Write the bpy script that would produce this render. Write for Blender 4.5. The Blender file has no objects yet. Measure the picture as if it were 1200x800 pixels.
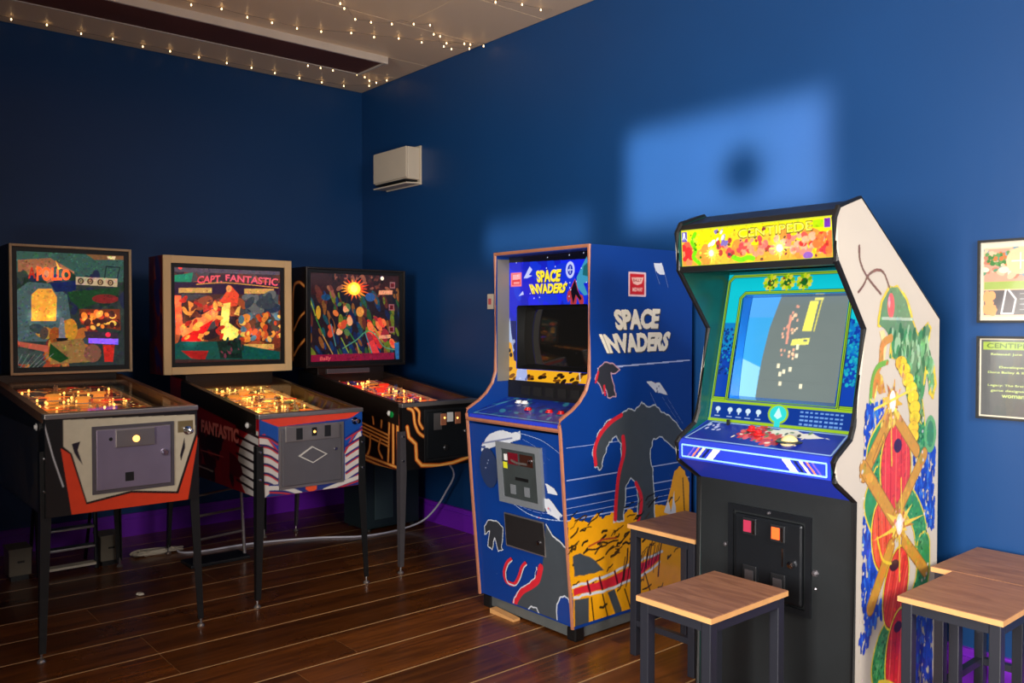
import bpy, bmesh, math, random
import numpy as np
from mathutils import Vector, Matrix

# ------------------------------------------------------------------ camera, world, lights, exposure
SC = bpy.context.scene
COL = SC.collection
PI = math.pi
SC.view_settings.view_transform = 'Standard'
SC.view_settings.look = 'None'
SC.view_settings.exposure = 0.0
SC.view_settings.gamma = 1.0
SC.view_settings.use_curve_mapping = False

cam_data = bpy.data.cameras.new('camera')
cam_data.sensor_width = 36.0
cam_data.lens = 30.0
cam_data.clip_end = 60
cam = bpy.data.objects.new('camera', cam_data)
COL.objects.link(cam)
cam.location = (-3.563, -6.054, 1.44)
cam.rotation_euler = (math.radians(90 - 1.26), 0, math.radians(-40.4))
SC.camera = cam

world = bpy.data.worlds.new('world')
SC.world = world
world.use_nodes = True
bgn = world.node_tree.nodes['Background']
bgn.inputs['Color'].default_value = (0.42, 0.55, 0.85, 1)
bgn.inputs['Strength'].default_value = 0.015

def area(name, loc, target, sx, sy, power, color, spread=180):
    d = bpy.data.lights.new(name, 'AREA')
    d.shape = 'RECTANGLE'; d.size = sx; d.size_y = sy
    d.energy = power; d.color = color
    d.spread = math.radians(spread)
    o = bpy.data.objects.new(name, d)
    COL.objects.link(o)
    o.location = loc
    v = Vector(target) - Vector(loc)
    o.rotation_euler = v.to_track_quat('-Z', 'Y').to_euler()
    return o
# tall street windows to the left of and behind the camera
area('window_light_left', (-6.6, -6.0, 1.8), (0, -5.5, 1.4), 2.4, 1.8, 158, (1.0, 0.95, 0.88), 86)
area('window_light_rear', (-2.3, -8.6, 2.75), (-0.3, -4.6, 0.9), 1.6, 0.9, 35, (1.0, 0.93, 0.86), 66)
area('ceiling_fill_light', (-4.2, -8.4, 0.25), (-1.2, -3.0, 3.29), 2.2, 0.8, 20, (1.0, 0.84, 0.68), 50)  # unseen fill lamp, added low down to brighten the ceiling
# narrow-beam lamps standing in for daylight through upper panes, shaped as the wall patches
area('wall_patch_lamp', (-6.6, -3.45, 2.22), (0, -3.45, 2.22), 1.18, 0.52, 5.5, (1.0, 0.94, 0.86), 2.4)
area('wall_patch_lamp_small', (-6.6, -2.08, 1.98), (0, -2.08, 1.98), 0.95, 0.22, 0.7, (1.0, 0.94, 0.86), 2.4)

# ------------------------------------------------------------------ materials
def lin(c):
    out = []
    for v in c[:3]:
        v = v / 255.0
        out.append(v / 12.92 if v <= 0.04045 else ((v + 0.055) / 1.055) ** 2.4)
    return tuple(out)

MATS = {}
def mat(name, rgb, rough=0.5, metal=0.0, var=0.12, scale=8.0, bump=0.0, bscale=60.0, coat=0.0, emit=None, estr=0.0, spec=0.5):
    if name in MATS:
        return MATS[name]
    m = bpy.data.materials.new(name); m.use_nodes = True
    nt = m.node_tree; p = nt.nodes['Principled BSDF']
    c = lin(rgb)
    tc = nt.nodes.new('ShaderNodeTexCoord')
    nz = nt.nodes.new('ShaderNodeTexNoise'); nz.inputs['Scale'].default_value = scale; nz.inputs['Detail'].default_value = 4
    nt.links.new(tc.outputs['Object'], nz.inputs['Vector'])
    mx = nt.nodes.new('ShaderNodeMix'); mx.data_type = 'RGBA'
    mx.inputs[6].default_value = tuple(v * (1 - var) for v in c) + (1,)
    mx.inputs[7].default_value = tuple(min(1, v * (1 + var)) for v in c) + (1,)
    nt.links.new(nz.outputs['Fac'], mx.inputs[0])
    nt.links.new(mx.outputs[2], p.inputs['Base Color'])
    p.inputs['Roughness'].default_value = rough
    p.inputs['Metallic'].default_value = metal
    p.inputs['Specular IOR Level'].default_value = spec
    p.inputs['Coat Weight'].default_value = coat
    if bump > 0:
        n2 = nt.nodes.new('ShaderNodeTexNoise'); n2.inputs['Scale'].default_value = bscale
        nt.links.new(tc.outputs['Object'], n2.inputs['Vector'])
        b = nt.nodes.new('ShaderNodeBump'); b.inputs['Strength'].default_value = bump; b.inputs['Distance'].default_value = 0.004
        nt.links.new(n2.outputs['Fac'], b.inputs['Height'])
        nt.links.new(b.outputs['Normal'], p.inputs['Normal'])
    if emit is not None:
        p.inputs['Emission Color'].default_value = lin(emit) + (1,)
        p.inputs['Emission Strength'].default_value = estr
    MATS[name] = m
    return m

def wood_mat(name, dark, light, rough, axis_scale=(1.2, 18, 18), per_object=0.0, coat=0.0, worn=None):
    m = bpy.data.materials.new(name); m.use_nodes = True
    nt = m.node_tree; p = nt.nodes['Principled BSDF']
    tc = nt.nodes.new('ShaderNodeTexCoord')
    mp = nt.nodes.new('ShaderNodeMapping'); mp.inputs['Scale'].default_value = axis_scale
    oi = nt.nodes.new('ShaderNodeObjectInfo')
    ml = nt.nodes.new('ShaderNodeVectorMath'); ml.operation = 'SCALE'
    cb = nt.nodes.new('ShaderNodeCombineXYZ')
    nt.links.new(oi.outputs['Random'], cb.inputs[0]); nt.links.new(oi.outputs['Random'], cb.inputs[1]); nt.links.new(oi.outputs['Random'], cb.inputs[2])
    nt.links.new(cb.outputs[0], ml.inputs[0]); ml.inputs['Scale'].default_value = 37.0
    ad = nt.nodes.new('ShaderNodeVectorMath'); ad.operation = 'ADD'
    nt.links.new(tc.outputs['Object'], ad.inputs[0]); nt.links.new(ml.outputs[0], ad.inputs[1])
    nt.links.new(ad.outputs[0], mp.inputs['Vector'])
    nz = nt.nodes.new('ShaderNodeTexNoise'); nz.inputs['Scale'].default_value = 3.0; nz.inputs['Detail'].default_value = 8; nz.inputs['Distortion'].default_value = 1.2
    nt.links.new(mp.outputs[0], nz.inputs['Vector'])
    rp = nt.nodes.new('ShaderNodeValToRGB')
    rp.color_ramp.elements[0].position = 0.36; rp.color_ramp.elements[0].color = lin(dark) + (1,)
    rp.color_ramp.elements[1].position = 0.66; rp.color_ramp.elements[1].color = lin(light) + (1,)
    nt.links.new(nz.outputs['Fac'], rp.inputs[0])
    hs = nt.nodes.new('ShaderNodeHueSaturation')
    mr = nt.nodes.new('ShaderNodeMapRange'); mr.inputs['To Min'].default_value = 1 - per_object; mr.inputs['To Max'].default_value = 1 + per_object
    nt.links.new(oi.outputs['Random'], mr.inputs['Value']); nt.links.new(mr.outputs[0], hs.inputs['Value'])
    nt.links.new(rp.outputs[0], hs.inputs['Color'])
    nt.links.new(hs.outputs[0], p.inputs['Base Color'])
    n2 = nt.nodes.new('ShaderNodeTexNoise'); n2.inputs['Scale'].default_value = 2.5; n2.inputs['Detail'].default_value = 6
    nt.links.new(ad.outputs[0], n2.inputs['Vector'])
    m2 = nt.nodes.new('ShaderNodeMapRange'); m2.inputs['To Min'].default_value = rough - 0.1; m2.inputs['To Max'].default_value = rough + 0.16
    nt.links.new(n2.outputs['Fac'], m2.inputs['Value']); nt.links.new(m2.outputs[0], p.inputs['Roughness'])
    b = nt.nodes.new('ShaderNodeBump'); b.inputs['Strength'].default_value = 0.25; b.inputs['Distance'].default_value = 0.002
    nt.links.new(nz.outputs['Fac'], b.inputs['Height']); nt.links.new(b.outputs[0], p.inputs['Normal'])
    p.inputs['Coat Weight'].default_value = coat; p.inputs['Coat Roughness'].default_value = 0.15
    MATS[name] = m
    return m

def print_mat(name, rough=0.35, emis=0.0, base=1.0, coat=0.3):
    """flat print: colour from the artwork attribute, back light from its alpha"""
    m = bpy.data.materials.new(name); m.use_nodes = True
    nt = m.node_tree; p = nt.nodes['Principled BSDF']
    at = nt.nodes.new('ShaderNodeAttribute'); at.attribute_name = 'Col'
    tc = nt.nodes.new('ShaderNodeTexCoord')
    nz = nt.nodes.new('ShaderNodeTexNoise'); nz.inputs['Scale'].default_value = 25; nz.inputs['Detail'].default_value = 5
    nt.links.new(tc.outputs['Object'], nz.inputs['Vector'])
    mr = nt.nodes.new('ShaderNodeMapRange'); mr.inputs['To Min'].default_value = 0.88 * base; mr.inputs['To Max'].default_value = 1.08 * base
    nt.links.new(nz.outputs['Fac'], mr.inputs['Value'])
    sc = nt.nodes.new('ShaderNodeVectorMath'); sc.operation = 'SCALE'
    nt.links.new(at.outputs['Color'], sc.inputs[0]); nt.links.new(mr.outputs[0], sc.inputs['Scale'])
    nt.links.new(sc.outputs[0], p.inputs['Base Color'])
    p.inputs['Roughness'].default_value = rough; p.inputs['Coat Weight'].default_value = coat
    p.inputs['Coat Roughness'].default_value = 0.12
    if emis > 0:
        nt.links.new(at.outputs['Color'], p.inputs['Emission Color'])
        mm = nt.nodes.new('ShaderNodeMath'); mm.operation = 'MULTIPLY'; mm.inputs[1].default_value = emis
        nt.links.new(at.outputs['Alpha'], mm.inputs[0]); nt.links.new(mm.outputs[0], p.inputs['Emission Strength'])
    MATS[name] = m
    return m

def glass_mat(name, tint=(255, 255, 255), refl=0.12, rough=0.03):
    m = bpy.data.materials.new(name); m.use_nodes = True
    nt = m.node_tree
    for n in list(nt.nodes):
        if n.type == 'BSDF_PRINCIPLED': nt.nodes.remove(n)
    out = [n for n in nt.nodes if n.type == 'OUTPUT_MATERIAL'][0]
    tr = nt.nodes.new('ShaderNodeBsdfTransparent'); tr.inputs[0].default_value = lin(tint) + (1,)
    gl = nt.nodes.new('ShaderNodeBsdfGlossy'); gl.inputs['Roughness'].default_value = rough
    lw = nt.nodes.new('ShaderNodeLayerWeight'); lw.inputs['Blend'].default_value = 0.5
    pw = nt.nodes.new('ShaderNodeMath'); pw.operation = 'POWER'; pw.inputs[1].default_value = 4.5
    nt.links.new(lw.outputs['Facing'], pw.inputs[0])
    fr = nt.nodes.new('ShaderNodeMath'); fr.operation = 'MULTIPLY_ADD'; fr.inputs[1].default_value = 0.32; fr.inputs[2].default_value = 0.02
    nt.links.new(pw.outputs[0], fr.inputs[0])
    mx = nt.nodes.new('ShaderNodeMixShader')
    nt.links.new(fr.outputs[0], mx.inputs[0]); nt.links.new(tr.outputs[0], mx.inputs[1]); nt.links.new(gl.outputs[0], mx.inputs[2])
    nt.links.new(mx.outputs[0], out.inputs['Surface'])
    MATS[name] = m
    return m

WALL = mat('navy_wall_paint', (16, 62, 116), 0.40, var=0.10, scale=1.5, bump=0.12, bscale=14, spec=0.35)
PURPLE = mat('purple_skirting_paint', (128, 36, 205), 0.35, var=0.06)
CEIL = mat('ceiling_board', (236, 212, 180), 0.42, var=0.06, scale=2, bump=0.05, bscale=3)
JOINT = mat('worn_joint_highlight', (205, 165, 115), 0.5, var=0.7, scale=3)  # pale tint stands for worn board edges catching light
PLANK = wood_mat('dark_floor_board', (80, 42, 16), (122, 68, 26), 0.27, (0.5, 7, 7), per_object=0.28, coat=0.2)
STOOLTOP = wood_mat('stool_top_wood', (132, 90, 64), (158, 112, 82), 0.45, (10, 1.5, 6), per_object=0.05)
STOOLEDGE = mat('pale_cut_wood', (215, 160, 100), 0.55, var=0.15, scale=30)
STEEL = mat('dark_blue_grey_steel', (44, 46, 56), 0.38, 0.3, var=0.08)
BLACK = mat('black_paint', (16, 17, 19), 0.42, var=0.25, scale=6)
BLACKW = mat('worn_black_paint', (24, 28, 31), 0.45, var=0.45, scale=5, bump=0.08, bscale=30)
DARKMETAL = mat('dark_metal', (50, 52, 56), 0.35, 0.6, var=0.2)
GREYMETAL = mat('grey_steel_door', (120, 116, 122), 0.33, 0.75, var=0.12, scale=12)
CHROME = mat('chrome', (200, 200, 205), 0.15, 1.0, var=0.05)
SILVER = mat('silver_trim', (165, 160, 160), 0.3, 0.8, var=0.1)
NAVYCAB = mat('navy_cabinet_paint', (10, 58, 140), 0.36, var=0.10, scale=4, spec=0.4)
COPPER = mat('copper_brown_edging', (168, 108, 82), 0.4, var=0.2, scale=20)
WHITECAB = mat('cream_white_cabinet', (198, 190, 178), 0.45, var=0.04, scale=5)
BLUEPANEL = mat('royal_blue_control_panel', (40, 62, 200), 0.32, var=0.1, scale=6)
CREAM = mat('cream_paint', (225, 192, 142), 0.45, var=0.08, scale=9)
ORANGE = mat('orange_red_paint', (225, 60, 28), 0.42, var=0.08)
REDCAB = mat('dark_red_paint', (150, 12, 24), 0.4, var=0.15)
WOODFR = mat('pale_worn_frame', (190, 165, 130), 0.45, var=0.2, scale=20)
RAILDARK = mat('dark_brown_rail', (30, 24, 20), 0.35, var=0.2)
PLASTICW = mat('off_white_plastic', (210, 200, 182), 0.4, var=0.03)
CABLE = mat('white_cable', (210, 210, 225), 0.45)
RUBBER = mat('black_rubber', (14, 14, 14), 0.6)
SCREEN = mat('dark_screen_glass', (20, 19, 18), 0.06, var=0.05, spec=0.8)
DGREEN = mat('dark_teal_vinyl', (26, 44, 48), 0.5, var=0.15)
BULB = mat('warm_lamp', (255, 190, 90), 0.4, emit=(255, 176, 84), estr=3.5)
FAIRY = mat('fairy_bulb', (255, 220, 170), 0.4, emit=(255, 205, 140), estr=7.0)
LAMPRED = mat('red_lit_plastic', (220, 30, 20), 0.3, emit=(255, 60, 30), estr=0.9)
LAMPORANGE = mat('orange_lit_plastic', (240, 110, 30), 0.3, emit=(255, 110, 30), estr=0.9)
CAPAMBER = mat('amber_bumper_cap', (240, 170, 70), 0.3, emit=(255, 150, 50), estr=0.7)
REDBTN = mat('red_button', (200, 22, 30), 0.25)
WHITEBTN = mat('white_button', (235, 235, 235), 0.25)
PRINT = print_mat('cabinet_print', 0.36)
BACKLIT = print_mat('backlit_print', 0.25, emis=1.15, base=0.22, coat=0.6)
GLASS = glass_mat('clear_glass')

# ------------------------------------------------------------------ mesh helpers
class MB:
    """collects shapes into one bmesh; slots let a part carry a second material"""
    def __init__(s): s.bm = bmesh.new(); s.mi = 0
    def slot(s, i): s.mi = i; return s
    def _face(s, vs):
        try:
            f = s.bm.faces.new(vs); f.material_index = s.mi; return f
        except ValueError: return None
    def box(s, x0, y0, z0, x1, y1, z1, bev=0.0):
        vs = [s.bm.verts.new(p) for p in ((x0,y0,z0),(x1,y0,z0),(x1,y1,z0),(x0,y1,z0),(x0,y0,z1),(x1,y0,z1),(x1,y1,z1),(x0,y1,z1))]
        fs = [s._face([vs[i] for i in q]) for q in ((0,3,2,1),(4,5,6,7),(0,1,5,4),(1,2,6,5),(2,3,7,6),(3,0,4,7))]
        if bev > 0:
            es = list({e for f in fs for e in f.edges})
            r = bmesh.ops.bevel(s.bm, geom=es, offset=bev, segments=2, affect='EDGES', profile=0.6)
            for f in r['faces']: f.material_index = s.mi
        return s
    def prism(s, pts, x0, x1, axis='x'):
        """extrude a closed outline; axis x: pts are (y,z); y: (x,z); z: (x,y)"""
        def P(a, b, c):
            return {'x': (c, a, b), 'y': (a, c, b), 'z': (a, b, c)}[axis]
        A = [s.bm.verts.new(P(a, b, x0)) for a, b in pts]
        B = [s.bm.verts.new(P(a, b, x1)) for a, b in pts]
        n = len(pts)
        s._face(A[::-1]); s._face(B)
        for i in range(n): s._face([A[i], A[(i+1) % n], B[(i+1) % n], B[i]])
        return s
    def tube(s, pts, r, n=8, cap=True):
        pts = [Vector(p) for p in pts]; rings = []
        for i, p in enumerate(pts):
            d = (pts[min(i+1, len(pts)-1)] - pts[max(i-1, 0)]).normalized()
            u = d.cross(Vector((0, 0, 1)))
            if u.length < 1e-3: u = d.cross(Vector((1, 0, 0)))
            u.normalize(); v = d.cross(u)
            rr = r[i] if isinstance(r, (list, tuple)) else r
            rings.append([s.bm.verts.new(p + (u*math.cos(2*PI*k/n) + v*math.sin(2*PI*k/n))*rr) for k in range(n)])
        for a, b in zip(rings, rings[1:]):
            for k in range(n): s._face([a[k], a[(k+1) % n], b[(k+1) % n], b[k]])
        if cap: s._face(rings[0][::-1]); s._face(rings[-1])
        return s
    def lathe(s, prof, c, axis=(0, 0, 1), n=16):
        """prof: (radius, height) pairs about axis through c"""
        ax = Vector(axis).normalized(); u = ax.cross(Vector((0, 0, 1)))
        if u.length < 1e-3: u = ax.cross(Vector((1, 0, 0)))
        u.normalize(); v = ax.cross(u); c = Vector(c); rings = []
        for r, h in prof:
            if r < 1e-5: rings.append([s.bm.verts.new(c + ax*h)])
            else: rings.append([s.bm.verts.new(c + ax*h + (u*math.cos(2*PI*k/n) + v*math.sin(2*PI*k/n))*r) for k in range(n)])
        for a, b in zip(rings, rings[1:]):
            for k in range(n):
                if len(a) == 1 and len(b) == 1: continue
                if len(a) == 1: s._face([a[0], b[(k+1) % n], b[k]])
                elif len(b) == 1: s._face([a[k], a[(k+1) % n], b[0]])
                else: s._face([a[k], a[(k+1) % n], b[(k+1) % n], b[k]])
        if len(rings[0]) > 1: s._face(rings[0][::-1])
        if len(rings[-1]) > 1: s._face(rings[-1])
        return s
    def build(s, name, mats, parent=None, smooth=False, label=None, loc=None):
        bmesh.ops.recalc_face_normals(s.bm, faces=s.bm.faces[:])
        me = bpy.data.meshes.new(name); s.bm.to_mesh(me); s.bm.free()
        for m in (mats if isinstance(mats, (list, tuple)) else [mats]): me.materials.append(m)
        if smooth:
            me.polygons.foreach_set('use_smooth', [True]*len(me.polygons))
        o = bpy.data.objects.new(name, me); COL.objects.link(o)
        if parent is not None: o.parent = parent
        if loc: o.location = loc
        if label: o['label'] = label
        return o

def thing(name, label, cat, loc=(0, 0, 0), rz=0.0, group=None):
    o = bpy.data.objects.new(name, None); COL.objects.link(o)
    o.empty_display_size = 0.1
    o.location = loc; o.rotation_euler = (0, 0, rz)
    return tag(o, label, cat, group)
def tag(o, label, cat, group=None):
    o['label'] = label; o['category'] = cat
    if group: o['group'] = group
    return o
def struct(o): o['kind'] = 'structure'; return o

# ------------------------------------------------------------------ printed artwork: a fine sheet of small coloured cells
_T = {}
def glyphs(txt, bold=0.0):
    key = (txt, bold)
    if key in _T: return _T[key]
    cu = bpy.data.curves.new('t', 'FONT'); cu.body = txt; cu.offset = bold; cu.resolution_u = 3
    ob = bpy.data.objects.new('t', cu)
    me = ob.to_mesh()
    me.calc_loop_triangles()
    V = [(v.co.x, v.co.y) for v in me.vertices]
    T = [tuple(t.vertices) for t in me.loop_triangles]
    ob.to_mesh_clear(); bpy.data.objects.remove(ob); bpy.data.curves.remove(cu)
    if not V: _T[key] = ([], []); return _T[key]
    x0 = min(v[0] for v in V); x1 = max(v[0] for v in V); y0 = min(v[1] for v in V); y1 = max(v[1] for v in V)
    V = [((x-x0)/(x1-x0+1e-9), (y-y0)/(y1-y0+1e-9)) for x, y in V]
    _T[key] = (V, T); return _T[key]

class Art:
    def __init__(s, u0, v0, u1, v1, cell=0.003, bg=None, e=0.0, seed=1):
        s.u0, s.v0, s.cell = u0, v0, cell
        s.W = int((u1-u0)/cell)+1; s.H = int((v1-v0)/cell)+1
        s.S = 2; s.d = cell/s.S
        s.C = np.zeros((s.H*s.S, s.W*s.S, 3), np.float32); s.A = np.zeros(s.C.shape[:2], np.float32); s.E = np.zeros_like(s.A)
        s.r = random.Random(seed); s.nr = np.random.RandomState(seed)
        if bg is not None: s.C[:] = lin(bg); s.A[:] = 1; s.E[:] = e
    def _win(s, x0, y0, x1, y1):
        H, W = s.A.shape
        i0 = max(0, int((x0-s.u0)/s.d)-1); i1 = min(W, int((x1-s.u0)/s.d)+2)
        j0 = max(0, int((y0-s.v0)/s.d)-1); j1 = min(H, int((y1-s.v0)/s.d)+2)
        if i0 >= i1 or j0 >= j1: return None
        X, Y = np.meshgrid(s.u0+(np.arange(i0, i1)+.5)*s.d, s.v0+(np.arange(j0, j1)+.5)*s.d)
        return (slice(j0, j1), slice(i0, i1)), X, Y
    def _put(s, w, M, col, e, op=1.0, only=False):
        if only: M = M & (s.A[w] > 0)
        if col is None:
            s.A[w][M] = 0; return
        c = np.array(lin(col), np.float32)
        if op >= 1: s.C[w][M] = c
        else: s.C[w][M] = s.C[w][M]*(1-op)+c*op
        s.A[w][M] = 1
        if e is not None: s.E[w][M] = e
    def poly(s, pts, col, e=None, op=1.0):
        P = np.array(pts, np.float64)
        w = s._win(P[:, 0].min(), P[:, 1].min(), P[:, 0].max(), P[:, 1].max())
        if w is None: return s
        w, X, Y = w; M = np.zeros(X.shape, bool)
        for (x0, y0), (x1, y1) in zip(P, np.roll(P, -1, 0)):
            if y0 == y1: continue
            M ^= ((Y >= min(y0, y1)) & (Y < max(y0, y1))) & (X < x0+(Y-y0)*(x1-x0)/(y1-y0))
        s._put(w, M, col, e, op); return s
    def rect(s, x0, y0, x1, y1, col, e=None): return s.poly([(x0, y0), (x1, y0), (x1, y1), (x0, y1)], col, e)
    def disc(s, x, y, rx, ry, col, e=None, ang=0, op=1.0):
        R = max(rx, ry); w = s._win(x-R, y-R, x+R, y+R)
        if w is None: return s
        w, X, Y = w; c, sn = math.cos(ang), math.sin(ang)
        a = ((X-x)*c+(Y-y)*sn)/rx; b = (-(X-x)*sn+(Y-y)*c)/ry
        s._put(w, a*a+b*b <= 1, col, e, op); return s
    def line(s, pts, wd, col, e=None, closed=False):
        pts = list(pts)
        if closed: pts = pts+[pts[0]]
        for (x0, y0), (x1, y1) in zip(pts, pts[1:]):
            w = s._win(min(x0, x1)-wd, min(y0, y1)-wd, max(x0, x1)+wd, max(y0, y1)+wd)
            if w is None: continue
            w, X, Y = w; L = (x1-x0)**2+(y1-y0)**2+1e-12
            t = np.clip(((X-x0)*(x1-x0)+(Y-y0)*(y1-y0))/L, 0, 1)
            s._put(w, (X-x0-t*(x1-x0))**2+(Y-y0-t*(y1-y0))**2 <= (wd/2)**2, col, e)
        return s
    def curve(s, pts, wd, col, e=None): return s.line(smooth(pts), wd, col, e)
    def text(s, txt, q, col, e=None, bold=0.02):
        """q: corner points top-left, top-right, bottom-right, bottom-left"""
        V, T = glyphs(txt, bold); tl, tr, br, bl = [np.array(p, float) for p in q]
        P = [((bl*(1-x)+br*x)*(1-y)+(tl*(1-x)+tr*x)*y) for x, y in V]
        for t in T:
            a, b, c = P[t[0]], P[t[1]], P[t[2]]
            w = s._win(min(a[0], b[0], c[0]), min(a[1], b[1], c[1]), max(a[0], b[0], c[0]), max(a[1], b[1], c[1]))
            if w is None: continue
            w, X, Y = w
            def ed(p, r): return (r[0]-p[0])*(Y-p[1])-(r[1]-p[1])*(X-p[0])
            e0, e1, e2 = ed(a, b), ed(b, c), ed(c, a)
            s._put(w, ((e0 >= 0) & (e1 >= 0) & (e2 >= 0)) | ((e0 <= 0) & (e1 <= 0) & (e2 <= 0)), col, e)
        return s
    def blobs(s, n, box, size, cols, e=None, stretch=1.0, ang=None, only=True):
        for _ in range(n):
            x = s.r.uniform(box[0], box[2]); y = s.r.uniform(box[1], box[3]); k = s.r.uniform(.4, 1)*size
            w = s._win(x-k*stretch, y-k*stretch, x+k*stretch, y+k*stretch)
            if w is None: continue
            w, X, Y = w; an = s.r.uniform(0, PI) if ang is None else ang+s.r.uniform(-.25, .25)
            c, sn = math.cos(an), math.sin(an)
            a = ((X-x)*c+(Y-y)*sn)/(k*stretch); b = (-(X-x)*sn+(Y-y)*c)/k
            s._put(w, a*a+b*b <= 1, s.r.choice(cols), e, 1.0, only)
        return s
    def mottle(s, n, size, amp, stretch=1.6, ang=None):
        for _ in range(n):
            x = s.r.uniform(s.u0, s.u0+s.W*s.cell); y = s.r.uniform(s.v0, s.v0+s.H*s.cell); k = s.r.uniform(.4, 1)*size
            w = s._win(x-k*stretch, y-k*stretch, x+k*stretch, y+k*stretch)
            if w is None: continue
            w, X, Y = w; an = s.r.uniform(0, PI) if ang is None else ang+s.r.uniform(-.3, .3)
            c, sn = math.cos(an), math.sin(an)
            a = ((X-x)*c+(Y-y)*sn)/(k*stretch); b = (-(X-x)*sn+(Y-y)*c)/k
            M = (a*a+b*b <= 1) & (s.A[w] > 0)
            s.C[w][M] = np.clip(s.C[w][M]*np.array([s.r.uniform(1-amp, 1+amp) for _q in range(3)], np.float32)*s.r.uniform(1-amp, 1+amp), 0, 1)
        return s
    def glow(s, x, y, r, amt):
        w = s._win(x-3*r, y-3*r, x+3*r, y+3*r)
        if w is None: return s
        w, X, Y = w
        s.E[w] += amt*np.exp(-((X-x)**2+(Y-y)**2)/(r*r)); return s
    def build(s, name, material, fn, parent, label=None):
        S = s.S; H, W = s.H, s.W
        A = s.A.reshape(H, S, W, S).mean((1, 3)); A1 = s.A[..., None]
        C = (s.C*A1).reshape(H, S, W, S, 3).sum((1, 3))/np.maximum(1e-6, A1.reshape(H, S, W, S, 1).sum((1, 3)))
        E = s.E.reshape(H, S, W, S).mean((1, 3))
        ok = A > 0.3
        q = ok[:-1, :-1] & ok[1:, :-1] & ok[:-1, 1:] & ok[1:, 1:]
        # neighbouring cells of equal colour are merged along each row
        rgbE = np.concatenate([C, E[..., None]], -1)
        d = np.abs(np.diff(rgbE, axis=1)).max(-1)          # H, W-1
        flat = (d[:-1] < 2e-3) & (d[1:] < 2e-3)
        used = np.zeros((H, W), bool); quads = []
        for j in range(H-1):
            row = q[j]; idx = np.flatnonzero(row)
            if not len(idx): continue
            start = None; prev = None
            fl = flat[j]
            for i in idx:
                if start is None: start = i; prev = i; continue
                if i == prev+1 and fl[i] and fl[prev] and fl[start]: prev = i; continue
                quads.append((j, start, prev+1)); start = i; prev = i
            quads.append((j, start, prev+1))
        Q = np.array(quads, np.int64)
        idx4 = np.stack([Q[:, 0]*W+Q[:, 1], Q[:, 0]*W+Q[:, 2], (Q[:, 0]+1)*W+Q[:, 2], (Q[:, 0]+1)*W+Q[:, 1]], 1).ravel()
        uq, inv = np.unique(idx4, return_inverse=True)
        jj = uq//W; ii = uq % W
        U = s.u0+(ii+.5)*s.cell; V = s.v0+(jj+.5)*s.cell
        co = np.array(fn(U, V), np.float32)
        co = np.stack([np.broadcast_to(c, U.shape) for c in co] if not isinstance(co, np.ndarray) or co.dtype == object else list(co), 1)
        me = bpy.data.meshes.new(name); n = len(quads)
        me.vertices.add(len(uq)); me.vertices.foreach_set('co', co.astype(np.float32).ravel())
        me.loops.add(4*n); me.loops.foreach_set('vertex_index', inv.astype(np.int32).ravel())
        me.polygons.add(n); me.polygons.foreach_set('loop_start', np.arange(0, 4*n, 4, dtype=np.int32))
        me.update(calc_edges=True)
        at = me.color_attributes.new('Col', 'FLOAT_COLOR', 'POINT')
        cc = np.concatenate([C[jj, ii], E[jj, ii][:, None]], 1).astype(np.float32)
        at.data.foreach_set('color', cc.ravel())
        me.materials.append(material); me.validate()
        o = bpy.data.objects.new(name, me); COL.objects.link(o); o.parent = parent
        if label: o['label'] = label
        return o

def smooth(P, n=6):
    P = [tuple(p) for p in P]
    if len(P) < 3: return P
    Q = [P[0]]+P+[P[-1]]; out = []
    for i in range(1, len(Q)-2):
        a, b, c, d = Q[i-1], Q[i], Q[i+1], Q[i+2]
        for k in range(n):
            t = k/n
            out.append(tuple(0.5*((2*b[m])+(-a[m]+c[m])*t+(2*a[m]-5*b[m]+4*c[m]-d[m])*t*t+(-a[m]+3*b[m]-3*c[m]+d[m])*t**3) for m in range(len(a))))
    return out+[P[-1]]
def jag(P, amp, rnd, n=5, closed=True):
    out = []; L = list(P); m = len(L) if closed else len(L)-1
    for i in range(m):
        (x0, y0), (x1, y1) = L[i], L[(i+1) % len(L)]
        for k in range(n):
            t = k/n; out.append((x0+(x1-x0)*t+rnd.uniform(-amp, amp)*(k > 0), y0+(y1-y0)*t+rnd.uniform(-amp, amp)*(k > 0)))
    if not closed: out.append(L[-1])
    return out
def planar(f):
    """wrap a scalar map into arrays of the same length"""
    def g(U, V):
        a, b, c = f(U, V)
        z = np.zeros_like(U)
        return np.stack([a+z, b+z, c+z], 0)
    return g

# ------------------------------------------------------------------ room
wb = struct(MB().box(-8, 0, 0, 0.12, 0.12, 3.29).build('wall_back', WALL))
wr = struct(MB().box(0, -10.5, 0, 0.12, 0, 3.29).build('wall_right', WALL))
for nm, b in (('baseboard_back', (-8, -0.022, 0, 0, 0, 0.118, -8, -0.014, 0.118, 0, 0, 0.140, -8, -0.020, 0.140, 0, 0, 0.152)),
              ('baseboard_right', (-0.022, -10.5, 0, 0, -0.022, 0.118, -0.014, -10.5, 0.118, 0, -0.022, 0.140, -0.020, -10.5, 0.140, 0, -0.022, 0.152))):
    m = MB()
    for k in range(3): m.box(*b[k*6:k*6+6])
    struct(m.build(nm, PURPLE))
fl = struct(MB().box(-8, -10.5, -0.06, 0.12, 0.12, -0.0012).build('floor', JOINT))
rnd = random.Random(5)
PW = 0.281
plank_meshes = {}
row = 0
y = -0.002
y_edges = [-1.69 + 0.28*k for k in range(6, -32, -1)]
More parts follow.
